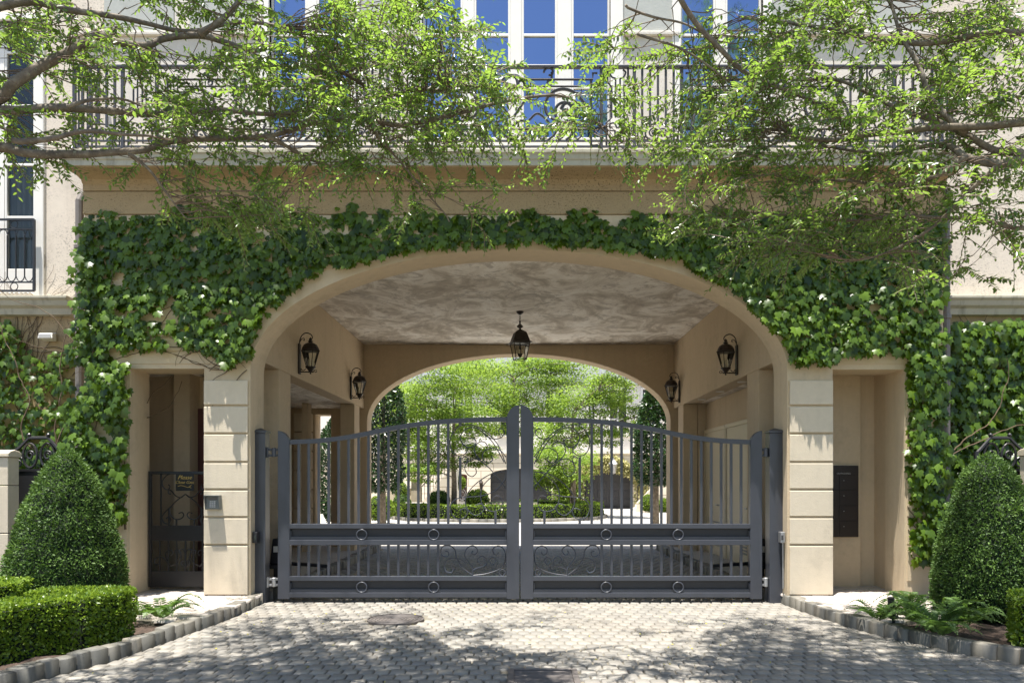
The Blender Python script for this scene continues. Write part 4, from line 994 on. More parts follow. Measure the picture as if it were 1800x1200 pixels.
def hedge(path,width,z0,z1,label,n,mat='box',lsz=(.024,.046),group='low clipped hedges',name='boxwood_hedge',cat='hedge',amp=.03,parent=None):
    pts=[Vector((p[0],p[1],0)) for p in path]
    T=parent or thing(name,label,cat,(sum(p.x for p in pts)/len(pts),sum(p.y for p in pts)/len(pts),z0),0,group)
    d=[0]; 
    for a,b in zip(pts,pts[1:]): d.append(d[-1]+(b-a).length)
    H=z1-z0; per=2*H+width; tot=d[-1]; pos=[];nr=[]
    endA=width*H/(per*tot+2*width*H)
    for _ in range(n):
        u=random.random()
        if u<2*endA:
            e=0 if u<endA else 1; s=tot*e; t=(pts[1]-pts[0]).normalized()*-1 if e==0 else (pts[-1]-pts[-2]).normalized()
            c=pts[0] if e==0 else pts[-1]; n2=Vector((-t.y,t.x,0)); w=random.uniform(-.5,.5)*width; z=z0+random.random()*H
            p=c+n2*w+Vector((0,0,z)); nn=t.copy()
        else:
            s=random.random()*tot; i=next(j for j in range(len(d)-1) if d[j+1]>=s-1e-9); t=(pts[i+1]-pts[i]).normalized(); c=pts[i].lerp(pts[i+1],(s-d[i])/(d[i+1]-d[i])); n2=Vector((-t.y,t.x,0))
            v=random.random()*per
            if v<H: p=c-n2*width/2+Vector((0,0,z0+v)); nn=-n2
            elif v<H+width: p=c+n2*(v-H-width/2)+Vector((0,0,z1)); nn=Vector((0,0,1))
            else: p=c+n2*width/2+Vector((0,0,z0+v-H-width)); nn=n2
        # round the upper edges
        q=noise.noise(p*3.1)+.6*noise.noise(p*9); p=p+nn*(q*amp-abs(random.gauss(0,.018)))
        zt=(p.z-(z1-.07))/.07
        pos.append(p); nr.append((nn+Vector((0,0,max(0,zt)*.6))).normalized())
    pos=np.array([tuple(p) for p in pos]); nr=np.array([tuple(p) for p in nr]); N=len(pos)
    V,l,c=surf_leaves('x',pos,nr,rng.uniform(lsz[0],lsz[1],N),rng.uniform(lsz[0]*.7,lsz[1]*.65,N),None,None,.7)
    tn=np.array([noise.noise(Vector(p)*4) for p in pos]); tone=np.repeat(np.clip(rng.normal(.45,.25,N)+tn*.4,0,1),4)
    np_mesh('foliage',V,l,c,M[mat],T,tone)
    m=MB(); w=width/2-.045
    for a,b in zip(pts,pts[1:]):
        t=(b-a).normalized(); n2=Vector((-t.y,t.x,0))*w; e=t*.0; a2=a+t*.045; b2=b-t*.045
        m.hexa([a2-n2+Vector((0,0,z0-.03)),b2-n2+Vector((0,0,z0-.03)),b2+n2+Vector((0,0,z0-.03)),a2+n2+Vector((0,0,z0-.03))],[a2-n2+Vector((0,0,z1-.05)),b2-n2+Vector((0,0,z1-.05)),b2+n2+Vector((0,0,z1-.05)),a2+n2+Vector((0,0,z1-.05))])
    m.build('dark_core',M['core'],T)  # solid dark filling, painted as the shade inside the hedge
    return T
hedge([(-5.2,5.0),(-4.42,6.02),(-4.02,6.62),(-3.83,7.12)],.36,.08,.56,'sunlit low boxwood hedge along the left kerb in front of the cone',23000)
hedge([(-6.6,7.0),(-5.6,7.25),(-4.95,7.38)],.40,.08,.60,'low boxwood hedge behind the front one, directly below the left yew cone',12000)
hedge([(-4.85,7.42),(-4.35,7.42),(-3.98,7.42)],.30,.08,.50,'short low boxwood hedge joining the front hedge at its doorway end',6000)
hedge([(4.58,6.85),(5.2,6.55),(6.2,6.0)],.42,.08,.55,'low boxwood hedge cut off by the right edge, beside the ferns',14000)
# ================================================================== FERNS
def fern(x,y,label,nf=16,L=(.25,.45),z=.09):
    T=thing('fern',label,'fern',(x,y,z),0,'ferns in the planting beds'); pos=[];ax=[];nm=[];ln=[];wd=[]; m=MB()
    for i in range(nf):
        a=random.uniform(0,2*math.pi); l=random.uniform(*L); rise=random.uniform(.7,1.5); d=Vector((math.cos(a),math.sin(a),0)); sd=Vector((-d.y,d.x,0)); st=16; pl=[]
        for k in range(st+1):
            t=k/st; p=Vector((x,y,z))+d*l*(t*.95)+Vector((0,0,l*rise*(t*1.3-t*t*1.05))); pl.append(p)
        m.tube(pl,[.004*(1-.8*k/st) for k in range(st+1)],4)
        for k in range(2,st+1):
            t=k/st; f=(pl[k]-pl[k-1]).normalized(); w=l*.26*math.sin(math.pi*min(1,t*.9+.12))*(1-.35*t)
            for s in (-1,1):
                pos.append(tuple(pl[k])); ax.append(tuple(sd*s+f*.55+Vector((0,0,-.15)))); nm.append(tuple(sd.cross(f)*1.0+Vector((random.uniform(-.2,.2),random.uniform(-.2,.2),.6)))); ln.append(w); wd.append(max(.007,l*.036))
    N=len(pos); V,l_,c=leaf_cloud(np.array(pos),np.array(ax),np.array(nm),np.array(ln),np.array(wd)*1.2,LEAF[0],LEAF[1],.1,.1)
    np_mesh('fronds',V,l_,c,M['fern'],T,np.repeat(np.clip(rng.normal(.5,.2,N),0,1),6)); m.build('stalks',M['fern'],T)
for px,py,lab,nf,L in ((285,1090,'feathery fern between the left kerb and the paved doorway step',22,(.30,.48)),(250,1085,'small fern close to the end of the left front hedge',10,(.18,.3)),
    (1640,1112,'large pale green fern arching over the right kerb',30,(.40,.62)),(1545,1092,'small fern at the base of the leaning path light',16,(.26,.44)),(1700,1100,'fern at the foot of the right yew cone near the hedge end',18,(.28,.45)),(1600,1080,'fern against the ivy, reaching across the right doorway edge',16,(.3,.48)),(1655,1120,'low fern spilling onto the right kerb stones',14,(.26,.42))):
    g=G(px,py,.09); fern(g.x,g.y,lab,nf,L)
# ================================================================== FOREGROUND TREES
class Tree:
    def __init__(s,label,loc): s.T=thing('elm_tree',label,'tree',loc,0,'elms framing the view'); s.sk=[]; s.pos=[];s.ax=[];s.nm=[];s.ln=[];s.tone=[]; s.tw=MB(); s.skr=None
    def limb(s,pts,r0,r1,name='limb',n=9):
        p=catmull(pts,7); N=len(p); r=[]
        for i in range(N):
            r.append((r0+(r1-r0)*(i/(N-1))**.8)*(1+.10*noise.noise(p[i]*3.5)))
        for i in range(1,N-1): p[i]=p[i]+Vector((noise.noise(p[i]*2.3),noise.noise(p[i]*2.3+Vector((5,0,0))),noise.noise(p[i]*2.3+Vector((0,7,0)))))*.035
        MB().tube(p,r,n).build(name,M['bark'],s.T,smooth=True); s.sk+= [tuple(q) for q in p]
    def twig(s,a,b,r=.008):
        mid=(a+b)*.5+Vector((random.uniform(-.07,.07),random.uniform(-.06,.06),random.uniform(0,.12)))*(b-a).length
        p=catmull([a,a.lerp(mid,.6)+Vector((random.uniform(-.03,.03),0,random.uniform(-.03,.03))),mid,b],3); s.tw.tube(p,[r*(1-.7*i/len(p))+.001 for i in range(len(p))],4,False)
    def spray(s,b,d,L,nl,lsz,tone0,subs=3):
        d=d.normalized(); axes=[(b,d,L)]
        for k in range(subs):
            t=random.uniform(.1,.75); q=Vector((random.gauss(0,1),random.gauss(0,1),random.gauss(0,.6))); q=(q-d*q.dot(d)).normalized()
            axes.append((b+d*L*t,(d*.75+q*.75+Vector((0,0,-.15))).normalized(),L*random.uniform(.35,.65)))
        tot=sum(a[2] for a in axes)
        for (o,dd,l) in axes:
            sag=Vector((0,0,-.12*l)); pts=[o+dd*l*t+sag*t*t for t in (0,.35,.7,1)]; s.tw.tube(pts,[.0042,.003,.0022,.0012],3,False)
            n=max(3,int(nl*l/tot)); q=Vector((random.gauss(0,1),random.gauss(0,1),random.gauss(0,1))); sd=(q-dd*q.dot(dd)); sd.z*=.35; sd=sd.normalized()
            for i in range(n):
                t=(i+.6)/n; p=o+dd*l*t+sag*t*t; sg=1 if i%2 else -1
                a=dd*.55+sd*sg*.8+Vector((random.gauss(0,.22),random.gauss(0,.22),random.gauss(-.14,.22)))
                s.pos.append(tuple(p)); s.ax.append(tuple(a)); nn=sd.cross(dd); 
                if nn.z<0: nn=-nn
                s.nm.append((nn.x+random.gauss(0,.35),nn.y+random.gauss(0,.35),nn.z+.45+random.gauss(0,.3))); s.ln.append(random.uniform(.7,1.15)*lsz); s.tone.append(min(1,max(0,tone0+random.gauss(0,.26))))
    def region(s,cx,cy,rx,ry,Y0,Y1,n,droop=.12,nl=60,lsz=.044,L=(.26,.55),maxd=1.15):
        sk=np.array(s.sk)
        for _ in range(n):
            a=random.uniform(0,2*math.pi); r=math.sqrt(random.random()); Y=random.uniform(Y0,Y1); b=P(cx+rx*r*math.cos(a),cy+ry*r*math.sin(a),Y)
            dv=sk-np.array(b); dd=np.sqrt((dv**2).sum(1)); sc=dd+1.3*np.abs(dv[:,2])+np.where(dd<.25,.3,0)+rng.random(len(dd))*.25; i=int(np.argmin(sc)); q=Vector(sk[i]); dist=(b-q).length
            if dist<maxd and dist>.05: s.twig(q,b,.0024+.003*min(1,dist))
            out=(b-q).normalized() if dist>.05 else Vector((0,0,1))
            d=Vector((out.x,out.y,out.z*.45))*.7+Vector((random.gauss(0,.6),random.gauss(0,.4),random.gauss(0,.2)-droop*.5))
            s.spray(b,d,random.uniform(*L),int(nl*random.uniform(.7,1.3)),lsz,random.uniform(.25,.7),random.choice((2,3,3,4)))
    def point(s,b,n,rad,nl=26,lsz=.055,L=(.3,.6)):
        for _ in range(n):
            p=b+Vector((random.gauss(0,rad),random.gauss(0,rad),random.gauss(0,rad*.4)))
            d=Vector((random.gauss(0,1),random.gauss(0,1),random.gauss(-.1,.35))); s.spray(p,d,random.uniform(*L),nl,lsz,random.uniform(.3,.7))
    def finish(s):
        N=len(s.pos); ln=np.array(s.ln); V,l,c=leaf_cloud(np.array(s.pos),np.array(s.ax),np.array(s.nm),ln,ln*.44,LEAF[0],LEAF[1],.16,.14)
        np_mesh('crown',V,l,c,M['leaf'],s.T,np.repeat(np.array(s.tone),6)); s.tw.build('twigs',M['twig'],s.T); return N
def pp(l,Y0,Y1): n=len(l); return [P(a,b,Y0+(Y1-Y0)*i/(n-1)) for i,(a,b) in enumerate(l)]
def shade(t,targets):
    for (gx,gy,rx,ry,n) in targets:
        for _ in range(max(2,n//6)):
            a=random.uniform(0,2*math.pi); r=math.sqrt(random.random()); g=G(gx+rx*r*math.cos(a),gy+ry*r*math.sin(a)); h=random.uniform(6.4,8.4)
            t.point(Vector((g.x-SUN[0]*h,g.y-SUN[1]*h,h)),7,.20,36,.065)
SUN=(.105,.15)     # horizontal shift of light per metre of fall
tL=Tree('elm on the left with thick grey limbs crossing in front of the balcony',(-4.3,3.9,0))
tL.limb([(-4.3,3.9,-.1),(-4.25,3.9,1.5),(-4.2,3.95,3.0),(-4.1,4.0,4.4),(-4.0,4.0,6.2),(-3.6,4.1,8.4)],.24,.12,'trunk',14)
tL.limb([Vector((-4.1,4.0,3.7))]+pp([(-40,180),(30,145),(85,108),(128,82),(168,64),(200,74),(258,79),(290,68),(350,62),(400,76),(445,88),(490,84),(560,110),(640,150)],4.8,5.7),.040,.013)
tL.limb([Vector((-4.1,4.0,4.4))]+pp([(-60,8),(0,12),(60,8),(100,14),(180,26),(255,40),(330,55),(420,40),(520,60)],4.8,5.6),.034,.011)
tL.limb([Vector((-4.15,4.0,3.4))]+pp([(-40,198),(40,192),(120,190),(200,199),(280,203),(380,196),(450,203),(520,200),(600,180),(700,165)],4.8,5.7),.034,.010)
tL.limb([Vector((-4.2,3.95,3.1))]+pp([(-40,264),(40,265),(120,270),(165,272),(240,265),(300,250),(380,248),(480,243),(540,222),(620,205),(700,170),(790,160)],4.9,5.8),.036,.010)
tL.limb(pp([(20,246),(90,244),(150,237),(215,238),(270,240)],4.7,4.9),.02,.009); tL.limb(pp([(120,190),(160,178),(215,178),(260,195)],4.9,5.1),.014,.006)
tL.limb(pp([(470,245),(510,265),(560,285),(610,290)],5.3,5.6),.018,.006); tL.limb(pp([(352,62),(385,40),(415,5),(440,-40)],5.0,5.2),.026,.014)
tL.limb(pp([(225,272),(265,300),(300,345),(330,385)],5.1,5.3),.013,.005); tL.limb(pp([(620,205),(720,215),(840,190),(930,165),(1000,172),(1045,215),(1085,255)],5.4,5.9),.02,.005)
tL.limb(pp([(640,205),(690,270),(740,330),(790,390)],5.4,5.6),.014,.004); tL.limb([Vector((-3.9,4.0,6.4)),Vector((-2.6,4.6,7.2)),Vector((-1.2,5.4,7.6)),Vector((.2,6.0,7.7))],.08,.02); tL.limb([Vector((-4.0,4.0,5.6)),Vector((-3.4,5.2,6.6)),Vector((-2.6,6.4,7.3)),Vector((-2.0,7.2,7.6))],.07,.02)
tL.limb([Vector((-2.6,4.6,7.1)),Vector((-1.6,4.8,6.4)),Vector((-.9,5.1,5.9))],.03,.01)
for a in [(310,40,330,65,4.8,6.0,58),(640,85,140,115,5.0,6.2,110,.3),(430,150,190,80,4.9,6.0,42),(70,90,100,100,4.7,5.5,26),(40,225,60,55,4.7,5.3,15),
          (340,290,95,60,5.0,5.6,16,.7),(385,350,70,35,5.1,5.6,11,.8),(570,295,110,55,5.2,5.9,18,.5),(770,340,65,40,5.3,5.8,8,.5),(830,180,90,90,5.2,6.1,40,.5),
          (1000,190,80,45,5.4,6.0,15,.5),(650,215,130,65,5.1,6.0,42,.35),(350,215,150,45,5.0,5.6,24),(770,90,60,90,5.2,6.0,24,.6),(1110,240,50,35,5.6,6.0,9,.6),(690,270,70,45,5.2,5.7,10,.5),(480,370,50,30,5.3,5.7,5,.8),(-90,180,110,150,4.5,5.4,26)]:
    tL.region(*a)
shade(tL,[(420,1150,165,42,80),(520,1115,220,32,75),(650,1150,170,38,80),(860,1108,60,12,12),(650,1195,300,12,44),(330,1090,150,14,20)])
# boughs high over the facade that dapple the upper wall
for _ in range(26):
    tL.point(Vector((random.uniform(-6,-.5),random.uniform(6.6,8.2),random.uniform(8.2,10.2))),3,.25)
for _ in range(30): tL.point(Vector((random.uniform(-5.4,-2.6),random.uniform(2.0,4.6),random.uniform(8.3,11))),3,.3,24,.085)
tL.limb([Vector((-3.6,4.1,8.3)),Vector((-3.9,4.2,9.4)),Vector((-4.2,4.4,10.8))],.11,.03)
nA=tL.finish()
tR=Tree('elm on the right with fine twiggy branches before the cornice',(4.7,4.2,0))
tR.limb([(4.7,4.2,-.1),(4.68,4.2,1.5),(4.6,4.25,3.0),(4.5,4.3,4.4),(4.4,4.3,6.2),(4.1,4.4,8.4)],.24,.12,'trunk',14)
tR.limb([Vector((4.6,4.25,3.1))]+pp([(1850,300),(1800,270),(1755,262),(1700,233),(1650,212),(1600,196),(1545,172),(1490,150),(1430,140)],4.9,5.6),.034,.010)
tR.limb([Vector((4.6,4.25,3.0))]+pp([(1850,292),(1760,288),(1700,275),(1678,262),(1655,255),(1605,264),(1560,275),(1500,262),(1440,250)],4.9,5.6),.036,.008)
tR.limb([Vector((4.6,4.2,2.7))]+pp([(1850,408),(1780,400),(1700,388),(1600,376),(1520,384),(1440,382),(1350,384),(1280,392)],4.9,5.7),.020,.005)
tR.limb([Vector((4.55,4.3,3.6))]+pp([(1850,215),(1740,218),(1620,228),(1520,240),(1480,246),(1400,238),(1360,215)],4.9,5.6),.032,.011)
tR.limb(pp([(1700,275),(1640,310),(1560,325),(1480,316),(1420,322)],5.0,5.5),.018,.006); tR.limb(pp([(1760,290),(1700,340),(1640,400),(1560,440),(1480,455)],4.9,5.4),.018,.005)
tR.limb([Vector((4.5,4.3,4.3))]+pp([(1850,60),(1700,70),(1600,75),(1480,60),(1400,40),(1300,30)],5.0,5.8),.030,.010)
tR.limb([P(1120,-120,5.2)]+pp([(1185,-10),(1210,25),(1255,75),(1300,122),(1350,148),(1405,168),(1450,190),(1500,235)],5.2,5.6),.022,.012)
tR.limb(pp([(1100,10),(1150,30),(1210,45),(1260,75)],5.2,5.4),.010,.006); tR.limb(pp([(1120,60),(1200,90),(1270,140),(1310,170)],5.3,5.5),.010,.005)
tR.limb(pp([(1700,235),(1640,170),(1610,110),(1580,60),(1560,0)],5.1,5.4),.022,.01); tR.limb([Vector((4.4,4.3,6.2)),Vector((3.2,5.0,7.0)),Vector((2.0,5.6,7.4)),Vector((.9,6.0,7.6))],.08,.02); tR.limb([Vector((4.4,4.3,5.6)),Vector((4.0,5.6,6.6)),Vector((3.4,6.8,7.4))],.06,.02)
tR.limb([Vector((3.2,5.0,6.9)),Vector((2.2,5.1,6.2)),Vector((1.25,5.2,5.5)),Vector(P(1120,-120,5.2))],.035,.022)
for a in [(1560,50,260,75,4.9,6.1,80),(1300,110,120,100,5.2,6.2,46),(1450,180,190,70,5.0,6.0,62),(1690,170,120,120,4.8,5.8,52),(1120,95,60,60,5.3,6.0,11),(1350,285,140,70,5.1,5.9,38,.4),
          (1255,390,50,40,5.4,5.8,9,.3),(1420,400,150,50,5.2,5.8,36,.3),(1600,370,150,60,5.0,5.7,34,.3),(1570,300,130,45,5.0,5.6,24,.3),(1745,340,70,90,4.8,5.4,14,.4),(1620,450,110,30,5.0,5.5,9,.3),(1230,200,60,70,5.3,6.0,14,.4),(1920,230,130,150,4.6,5.6,34)]:
    tR.region(*a)
shade(tR,[(1340,1125,140,24,54),(1480,1112,220,28,90),(1580,1160,230,38,100),(1330,1185,170,14,34),(1720,1120,60,60,24)])
for _ in range(20):
    tR.point(Vector((random.uniform(2.2,6),random.uniform(6.6,8.2),random.uniform(8.2,10.2))),3,.25)
for _ in range(46): tR.point(Vector((random.uniform(2.8,5.8),random.uniform(2.6,6.2),random.uniform(8.3,11))),3,.3,24,.085)
tR.limb([Vector((4.1,4.4,8.3)),Vector((4.2,4.5,9.4)),Vector((4.4,4.6,10.8))],.11,.03)
nB=tR.finish()
# fallen leaves
N=170; pos=[]
while len(pos)<N:
    y=random.uniform(5.4,9.6); x=random.uniform(edge(LK,y)+.05,edge(RK,y)-.05)
    pos.append((x,y,.008+random.random()*.006))
pos=np.array(pos); V,l,c=leaf_cloud(pos,rnd(N)*np.array([1,1,.1]),np.array([0,0,1.0])[None,:]+rnd(N,.25),rng.uniform(.02,.038,N),rng.uniform(.012,.018,N),LEAF[0],LEAF[1],.1,.1)
o=np_mesh('fallen_leaves',V,l,c,M['yellowleaf'],None,np.repeat(rng.random(N),6)); setp(o,'small yellow leaves scattered over the pavers','leaf litter',None,'stuff')
# ================================================================== COURTYARD
def blob(name,label,cat,c,r,sq,n,mat,lsz,group=None,T=None,amp=.06,child='foliage'):
    c=Vector(c); T=T or thing(name,label,cat,(c.x,c.y,c.z-r*sq[2]),0,group)
    d=norm(rng.normal(0,1,(n,3))); q=np.array([noise.noise(Vector(v)*3.5+c) for v in d]); rr=r*(1+q*amp*2-np.abs(rng.normal(0,.04,n)))
    pos=np.array(c)[None,:]+d*rr[:,None]*np.array(sq)[None,:]; nr=norm(d/np.array(sq)[None,:])
    V,l,cc=surf_leaves('x',pos,nr,rng.uniform(lsz*.7,lsz*1.3,n),rng.uniform(lsz*.4,lsz*.7,n),None,None,.7)
    np_mesh(child,V,l,cc,M[mat],T,np.repeat(np.clip(rng.normal(.45,.25,n)+q*.4,0,1),4))
    MB().ball(c,r*.93,16,10,sq).build('dark_core',M['core'],T,smooth=True); return T  # solid dark ball, painted as the shade behind the leaves
def col_tree(x,y,r,h,label,zb=.25):
    T=thing('holly_tree',label,'tree',(x,y,0),0,'dark evergreens beyond the rear arch'); n=9000
    z=rng.uniform(zb,h,n); prof=r*np.minimum(1,(h-z)/(h*.35)+.12)*np.minimum(1,.55+.9*(z-zb)); a=rng.uniform(0,2*math.pi,n)
    q=np.array([noise.noise(Vector((math.cos(t)*1.6+x,math.sin(t)*1.6,w*1.5))) for t,w in zip(a,z)]); rr=prof*(1+.28*q-np.abs(rng.normal(0,.16,n)))
    pos=np.stack([x+rr*np.cos(a),y+rr*np.sin(a),z],1); nr=norm(np.stack([np.cos(a),np.sin(a),np.full(n,.4)],1))
    V,l,c=surf_leaves('x',pos,nr,rng.uniform(.07,.13,n),rng.uniform(.035,.06,n),None,None,.9,LEAF)
    np_mesh('crown',V,l,c,M['dark_leaf'],T,np.repeat(np.clip(rng.normal(.4,.25,n)+q*.3,0,1),6))
    MB().tube([(x,y,-.05),(x,y,1),(x+.05,y,h*.8)],[.12,.10,.03],8).build('trunk',M['bark'],T,smooth=True)
col_tree(PX(672,21),21,.62,5.2,'dark glossy evergreen column just beyond the rear arch, on its left side',1.25)
col_tree(PX(1152,21),21,.60,4.4,'dark glossy evergreen column just beyond the rear arch, on its right side',1.45)
col_tree(PX(566,22.5),24.5,.7,3.8,'dark leafy shrub seen through the narrow opening beside the banded pier')
def ctree(px,Y,rt,clumps,label,ztop,n=900,lsz=.11):
    x=PX(px,Y); T=thing('maple_tree',label,'tree',(x,Y,0),0,'light green courtyard trees'); m=MB()
    m.tube(catmull([(x,Y,-.05),(x+.03,Y,1.4),(x-.02,Y,2.8),(x+.05,Y,ztop)],5),[rt*(1-.7*i/15) for i in range(16)],9); pos=[];nr=[];tn=[]
    for (cx,cy,rx,ry) in clumps:
        c=P(cx,cy,Y+random.uniform(-1.2,1.2)); k=Y/F; R=Vector((rx*k,rx*k*.9,ry*k))
        b=Vector((x,Y,min(ztop,max(1.7,c.z-.6)))); m.tube(catmull([b,(b+c)/2+Vector((0,0,.15)),c],4),[.028,.026,.024,.022,.02,.017,.014,.012,.01],5)
        for _ in range(5):
            e=c+Vector((random.uniform(-.8,.8)*R.x,random.uniform(-.8,.8)*R.y,random.uniform(-.3,.7)*R.z)); m.tube(catmull([b.lerp(c,.55),(b.lerp(c,.55)+e)/2+Vector((0,0,.1)),e],3),.014,4,False)
        nn=int(n*8.5*(rx*ry)/4000)+500
        lay=[(random.uniform(-.85,.85),random.uniform(-.7,.7),random.uniform(-.8,.8)) for _ in range(max(6,nn//110))]
        for _ in range(nn):
            u=random.choice(lay); v=Vector((u[0]+random.gauss(0,.24),u[1]+random.gauss(0,.24),u[2]+random.gauss(0,.10)))
            if v.length>1.25: continue
            pos.append(tuple(c+Vector((v.x*R.x,v.y*R.y,v.z*R.z)))); nr.append((v.x*.4,v.y*.4,.7)); tn.append(.5+.5*u[2]*.4)
    m.build('trunk',M['bark'],T,smooth=True); pos=np.array(pos); nr=np.array(nr); N=len(pos)
    V,l,c=leaf_cloud(pos,rnd(N)*np.array([1,1,.35])+np.array([0,0,-.35])[None,:],norm(nr)+rnd(N,.35),rng.uniform(lsz*.7,lsz*1.25,N),rng.uniform(lsz*.35,lsz*.6,N),LEAF[0],LEAF[1],.15,.15)
    np_mesh('crown',V,l,c,M['court_leaf'],T,np.repeat(np.clip(np.array(tn)+rng.normal(0,.22,N),0,1),6))
ctree(797,30,.14,[(745,705,70,38),(800,660,70,34),(715,765,55,45),(770,790,55,36),(820,740,60,34),(700,720,40,50),(730,830,40,22),(850,800,30,24)],'light green tree with a straight trunk behind the left gate leaf',4.6)
ctree(902,33,.17,[(900,660,85,36),(850,700,60,32),(950,700,75,34),(905,740,60,30),(1000,655,60,28),(960,640,60,24),(830,640,60,22)],'light green tree rising behind the meeting stiles of the gates',6.2)
ctree(1006,30.5,.15,[(1030,710,60,34),(985,770,55,36),(1000,815,48,34),(1070,690,45,34),(1090,660,40,26),(965,825,30,40),(1050,760,45,28),(1110,740,28,30)],'light green tree with a pale trunk behind the right gate leaf',4.4)
ctree(655,46,.2,[(640,640,70,60),(700,640,60,50),(610,720,50,60)],'light green tree further back beyond the left of the rear arch',7.0,700,.15)
ctree(1160,48,.2,[(1130,630,50,30),(1220,660,60,60)],'light green tree further back beyond the right of the rear arch',7.0,500,.15)
# central island
isl=[(-.95+4.6*math.cos(t),32+4.1*math.sin(t)) for t in np.linspace(0,2*math.pi,49)]
MB().prism(isl,-.01,.10,lambda a,b,c:(a,c,b)).build('island_bed',M['mulch'])['kind']='structure'
kerb('island_kerb',[(-.95+4.75*math.cos(t),32+4.25*math.sin(t)) for t in np.linspace(0,2*math.pi,49)],-1,.12,.15,.3)
hedge([(-.95+4.3*math.cos(t),32+3.75*math.sin(t)) for t in np.linspace(math.pi*1.02,math.pi*1.98,22)],.55,.08,.62,'long curved boxwood hedge around the near side of the courtyard island',9000,lsz=(.05,.09),group='hedges round the courtyard island',amp=.04)
hedge([(-.95+4.2*math.cos(t),32+3.6*math.sin(t)) for t in np.linspace(.05*math.pi,.45*math.pi,12)],.5,.08,.62,'short boxwood hedge on the far right of the courtyard island',4000,lsz=(.05,.09),group='hedges round the courtyard island',amp=.04)
def ball(px,py,rp,Y,lab,mat='box'):
    k=Y/F; blob('round_shrub',lab,'shrub',P(px,py,Y),rp*k,(1,1,.95),2600,mat,.07,'clipped round shrubs in the courtyard')
ball(839,880,20.5,29.4,'clipped ball shrub between the iron door and the stone bench'); ball(772,880,18,29.6,'dark clipped ball shrub beside the left tree trunk','yew'); ball(707,884,15,33.5,'dark low clipped ball below the small cone near the left stair','yew')
ball(668,893,23,27.0,'pale green ball shrub at the left end of the island hedge'); ball(805,848,13,37.5,'pale green ball shrub on the stair landing behind the left trunk'); ball(1141,884,15,36,'clipped ball shrub at the foot of the right stair'); ball(1168,888,12,36.5,'small clipped ball shrub next to the right evergreen')
x,y=PX(705,33.8),33.8; cone_pts=[(PZ(872,33.8),.30),(PZ(860,33.8),.22),(PZ(850,33.8),.06)]
blob('clipped_cone','small pale green clipped cone on the low wall by the left stair','topiary',(x,y,PZ(864,33.8)),.36,(.75,.75,1.25),1500,'court_leaf',.06)
# stone bench
Yb=29.2; T=thing('stone_bench','weathered stone bench with a mossy top behind the gate centre','bench',(PX(899,Yb),Yb,.1)); m=MB(); x0,x1=PX(853,Yb),PX(946,Yb); zt=PZ(884,Yb)
m.box(x0,x1,Yb-.25,Yb+.25,zt-.12,zt); m.build('top',M['stone'],T,bevel=.02)
MB().box(x0+.03,x1-.03,Yb-.22,Yb+.22,zt+.0005,zt+.05).build('moss',M['box'] if False else plain('moss',(.05,.07,.03),.95),T,bevel=.02)
for px in (869,900,932): MB().lathe([(.22,.1),(.22,.16),(.15,.2),(.13,zt-.28),(.2,zt-.1205)],(PX(px,Yb),Yb,0),8,.39).build('leg',M['stone'],T)
# far house
YH=41.0; H=thing('house','pale rusticated house with arched garage doors and a slate roof across the courtyard','house',(0,YH,0)); X=lambda p: PX(p,YH); Z=lambda p: PZ(p,YH)
ops=[(X(803),X(821),-.1,Z(836),.10),(X(862),X(970),-.1,Z(834),.35),(X(1027),X(1112),-.1,Z(836),.25)]
def archtop(a,b,z,rise): 
    c=(a+b)/2; r=(b-a)/2; return [(c+r*math.cos(t),z+rise*math.sin(t)) for t in np.linspace(0,math.pi,13)]
poly=[(-20,-.1),(-20,Z(795)),(20,Z(795)),(20,-.1)]
for a,b,z0,z1,rs in reversed(ops): poly+=[(b,z0)]+archtop(a,b,z1,rs)+[(a,z0)]
MB().prism(poly,YH,YH+.5).build('ground_floor_wall',M['farwall'],H)
m=MB(); m.box(-20,20,YH-.12,YH-.0005,Z(797),Z(789)); m.build('string_course',M['farwhite'],H)
wins=[(1072,1101),(1130,1160),(1035,1045),(960,990),(880,910),(800,830),(720,750),(640,670),(1190,1220)]
zs0,zs1=Z(762),Z(684)
xs=[-20]+[X(v) for w in sorted(wins) for v in w]+[20]
m=MB(); holed(m,xs,[Z(795)+.001,zs0,zs1,Z(676)],lambda x,z: zs0<z<zs1 and any(X(a)<x<X(b) for a,b in wins),YH+.05,YH+.5); m.build('upper_floor_wall',M['farwhite'],H)
for a,b in wins:
    f=MB(); f.box(X(a)-.12,X(a),YH-.01,YH+.2,zs0-.05,zs1+.1); f.box(X(b),X(b)+.12,YH-.01,YH+.2,zs0-.05,zs1+.1); f.box(X(a)+.0005,X(b)-.0005,YH-.01,YH+.2,zs1+.001,zs1+.16); f.box(X(a)-.2,X(b)+.2,YH-.08,YH+.2,zs0-.15,zs0-.051)
    c=(X(a)+X(b))/2; f.box(c-.05,c+.05,YH+.1,YH+.19,zs0,zs1)
    for t in (.33,.66): f.box(X(a)+.001,X(b)-.001,YH+.11,YH+.185,zs0+(zs1-zs0)*t-.04,zs0+(zs1-zs0)*t+.04)
    w_=f.build('window',M['white'],H); MB().box(X(a),X(b),YH+.2,YH+.22,zs0,zs1).build('pane',M['darkpane'],w_)
MB().extrude_x([(YH-.2,Z(676)+.001),(YH+9,Z(676)+.001),(YH+9,Z(676)+4.2),(YH+1.6,Z(676)+4.0),(YH-.1,Z(676)+.3)],-20,20).build('roof',M['slate'],H)
MB().box(-20,20,YH+8.5,YH+9,-.1,Z(676)).build('back_wall',M['farwall'],H)
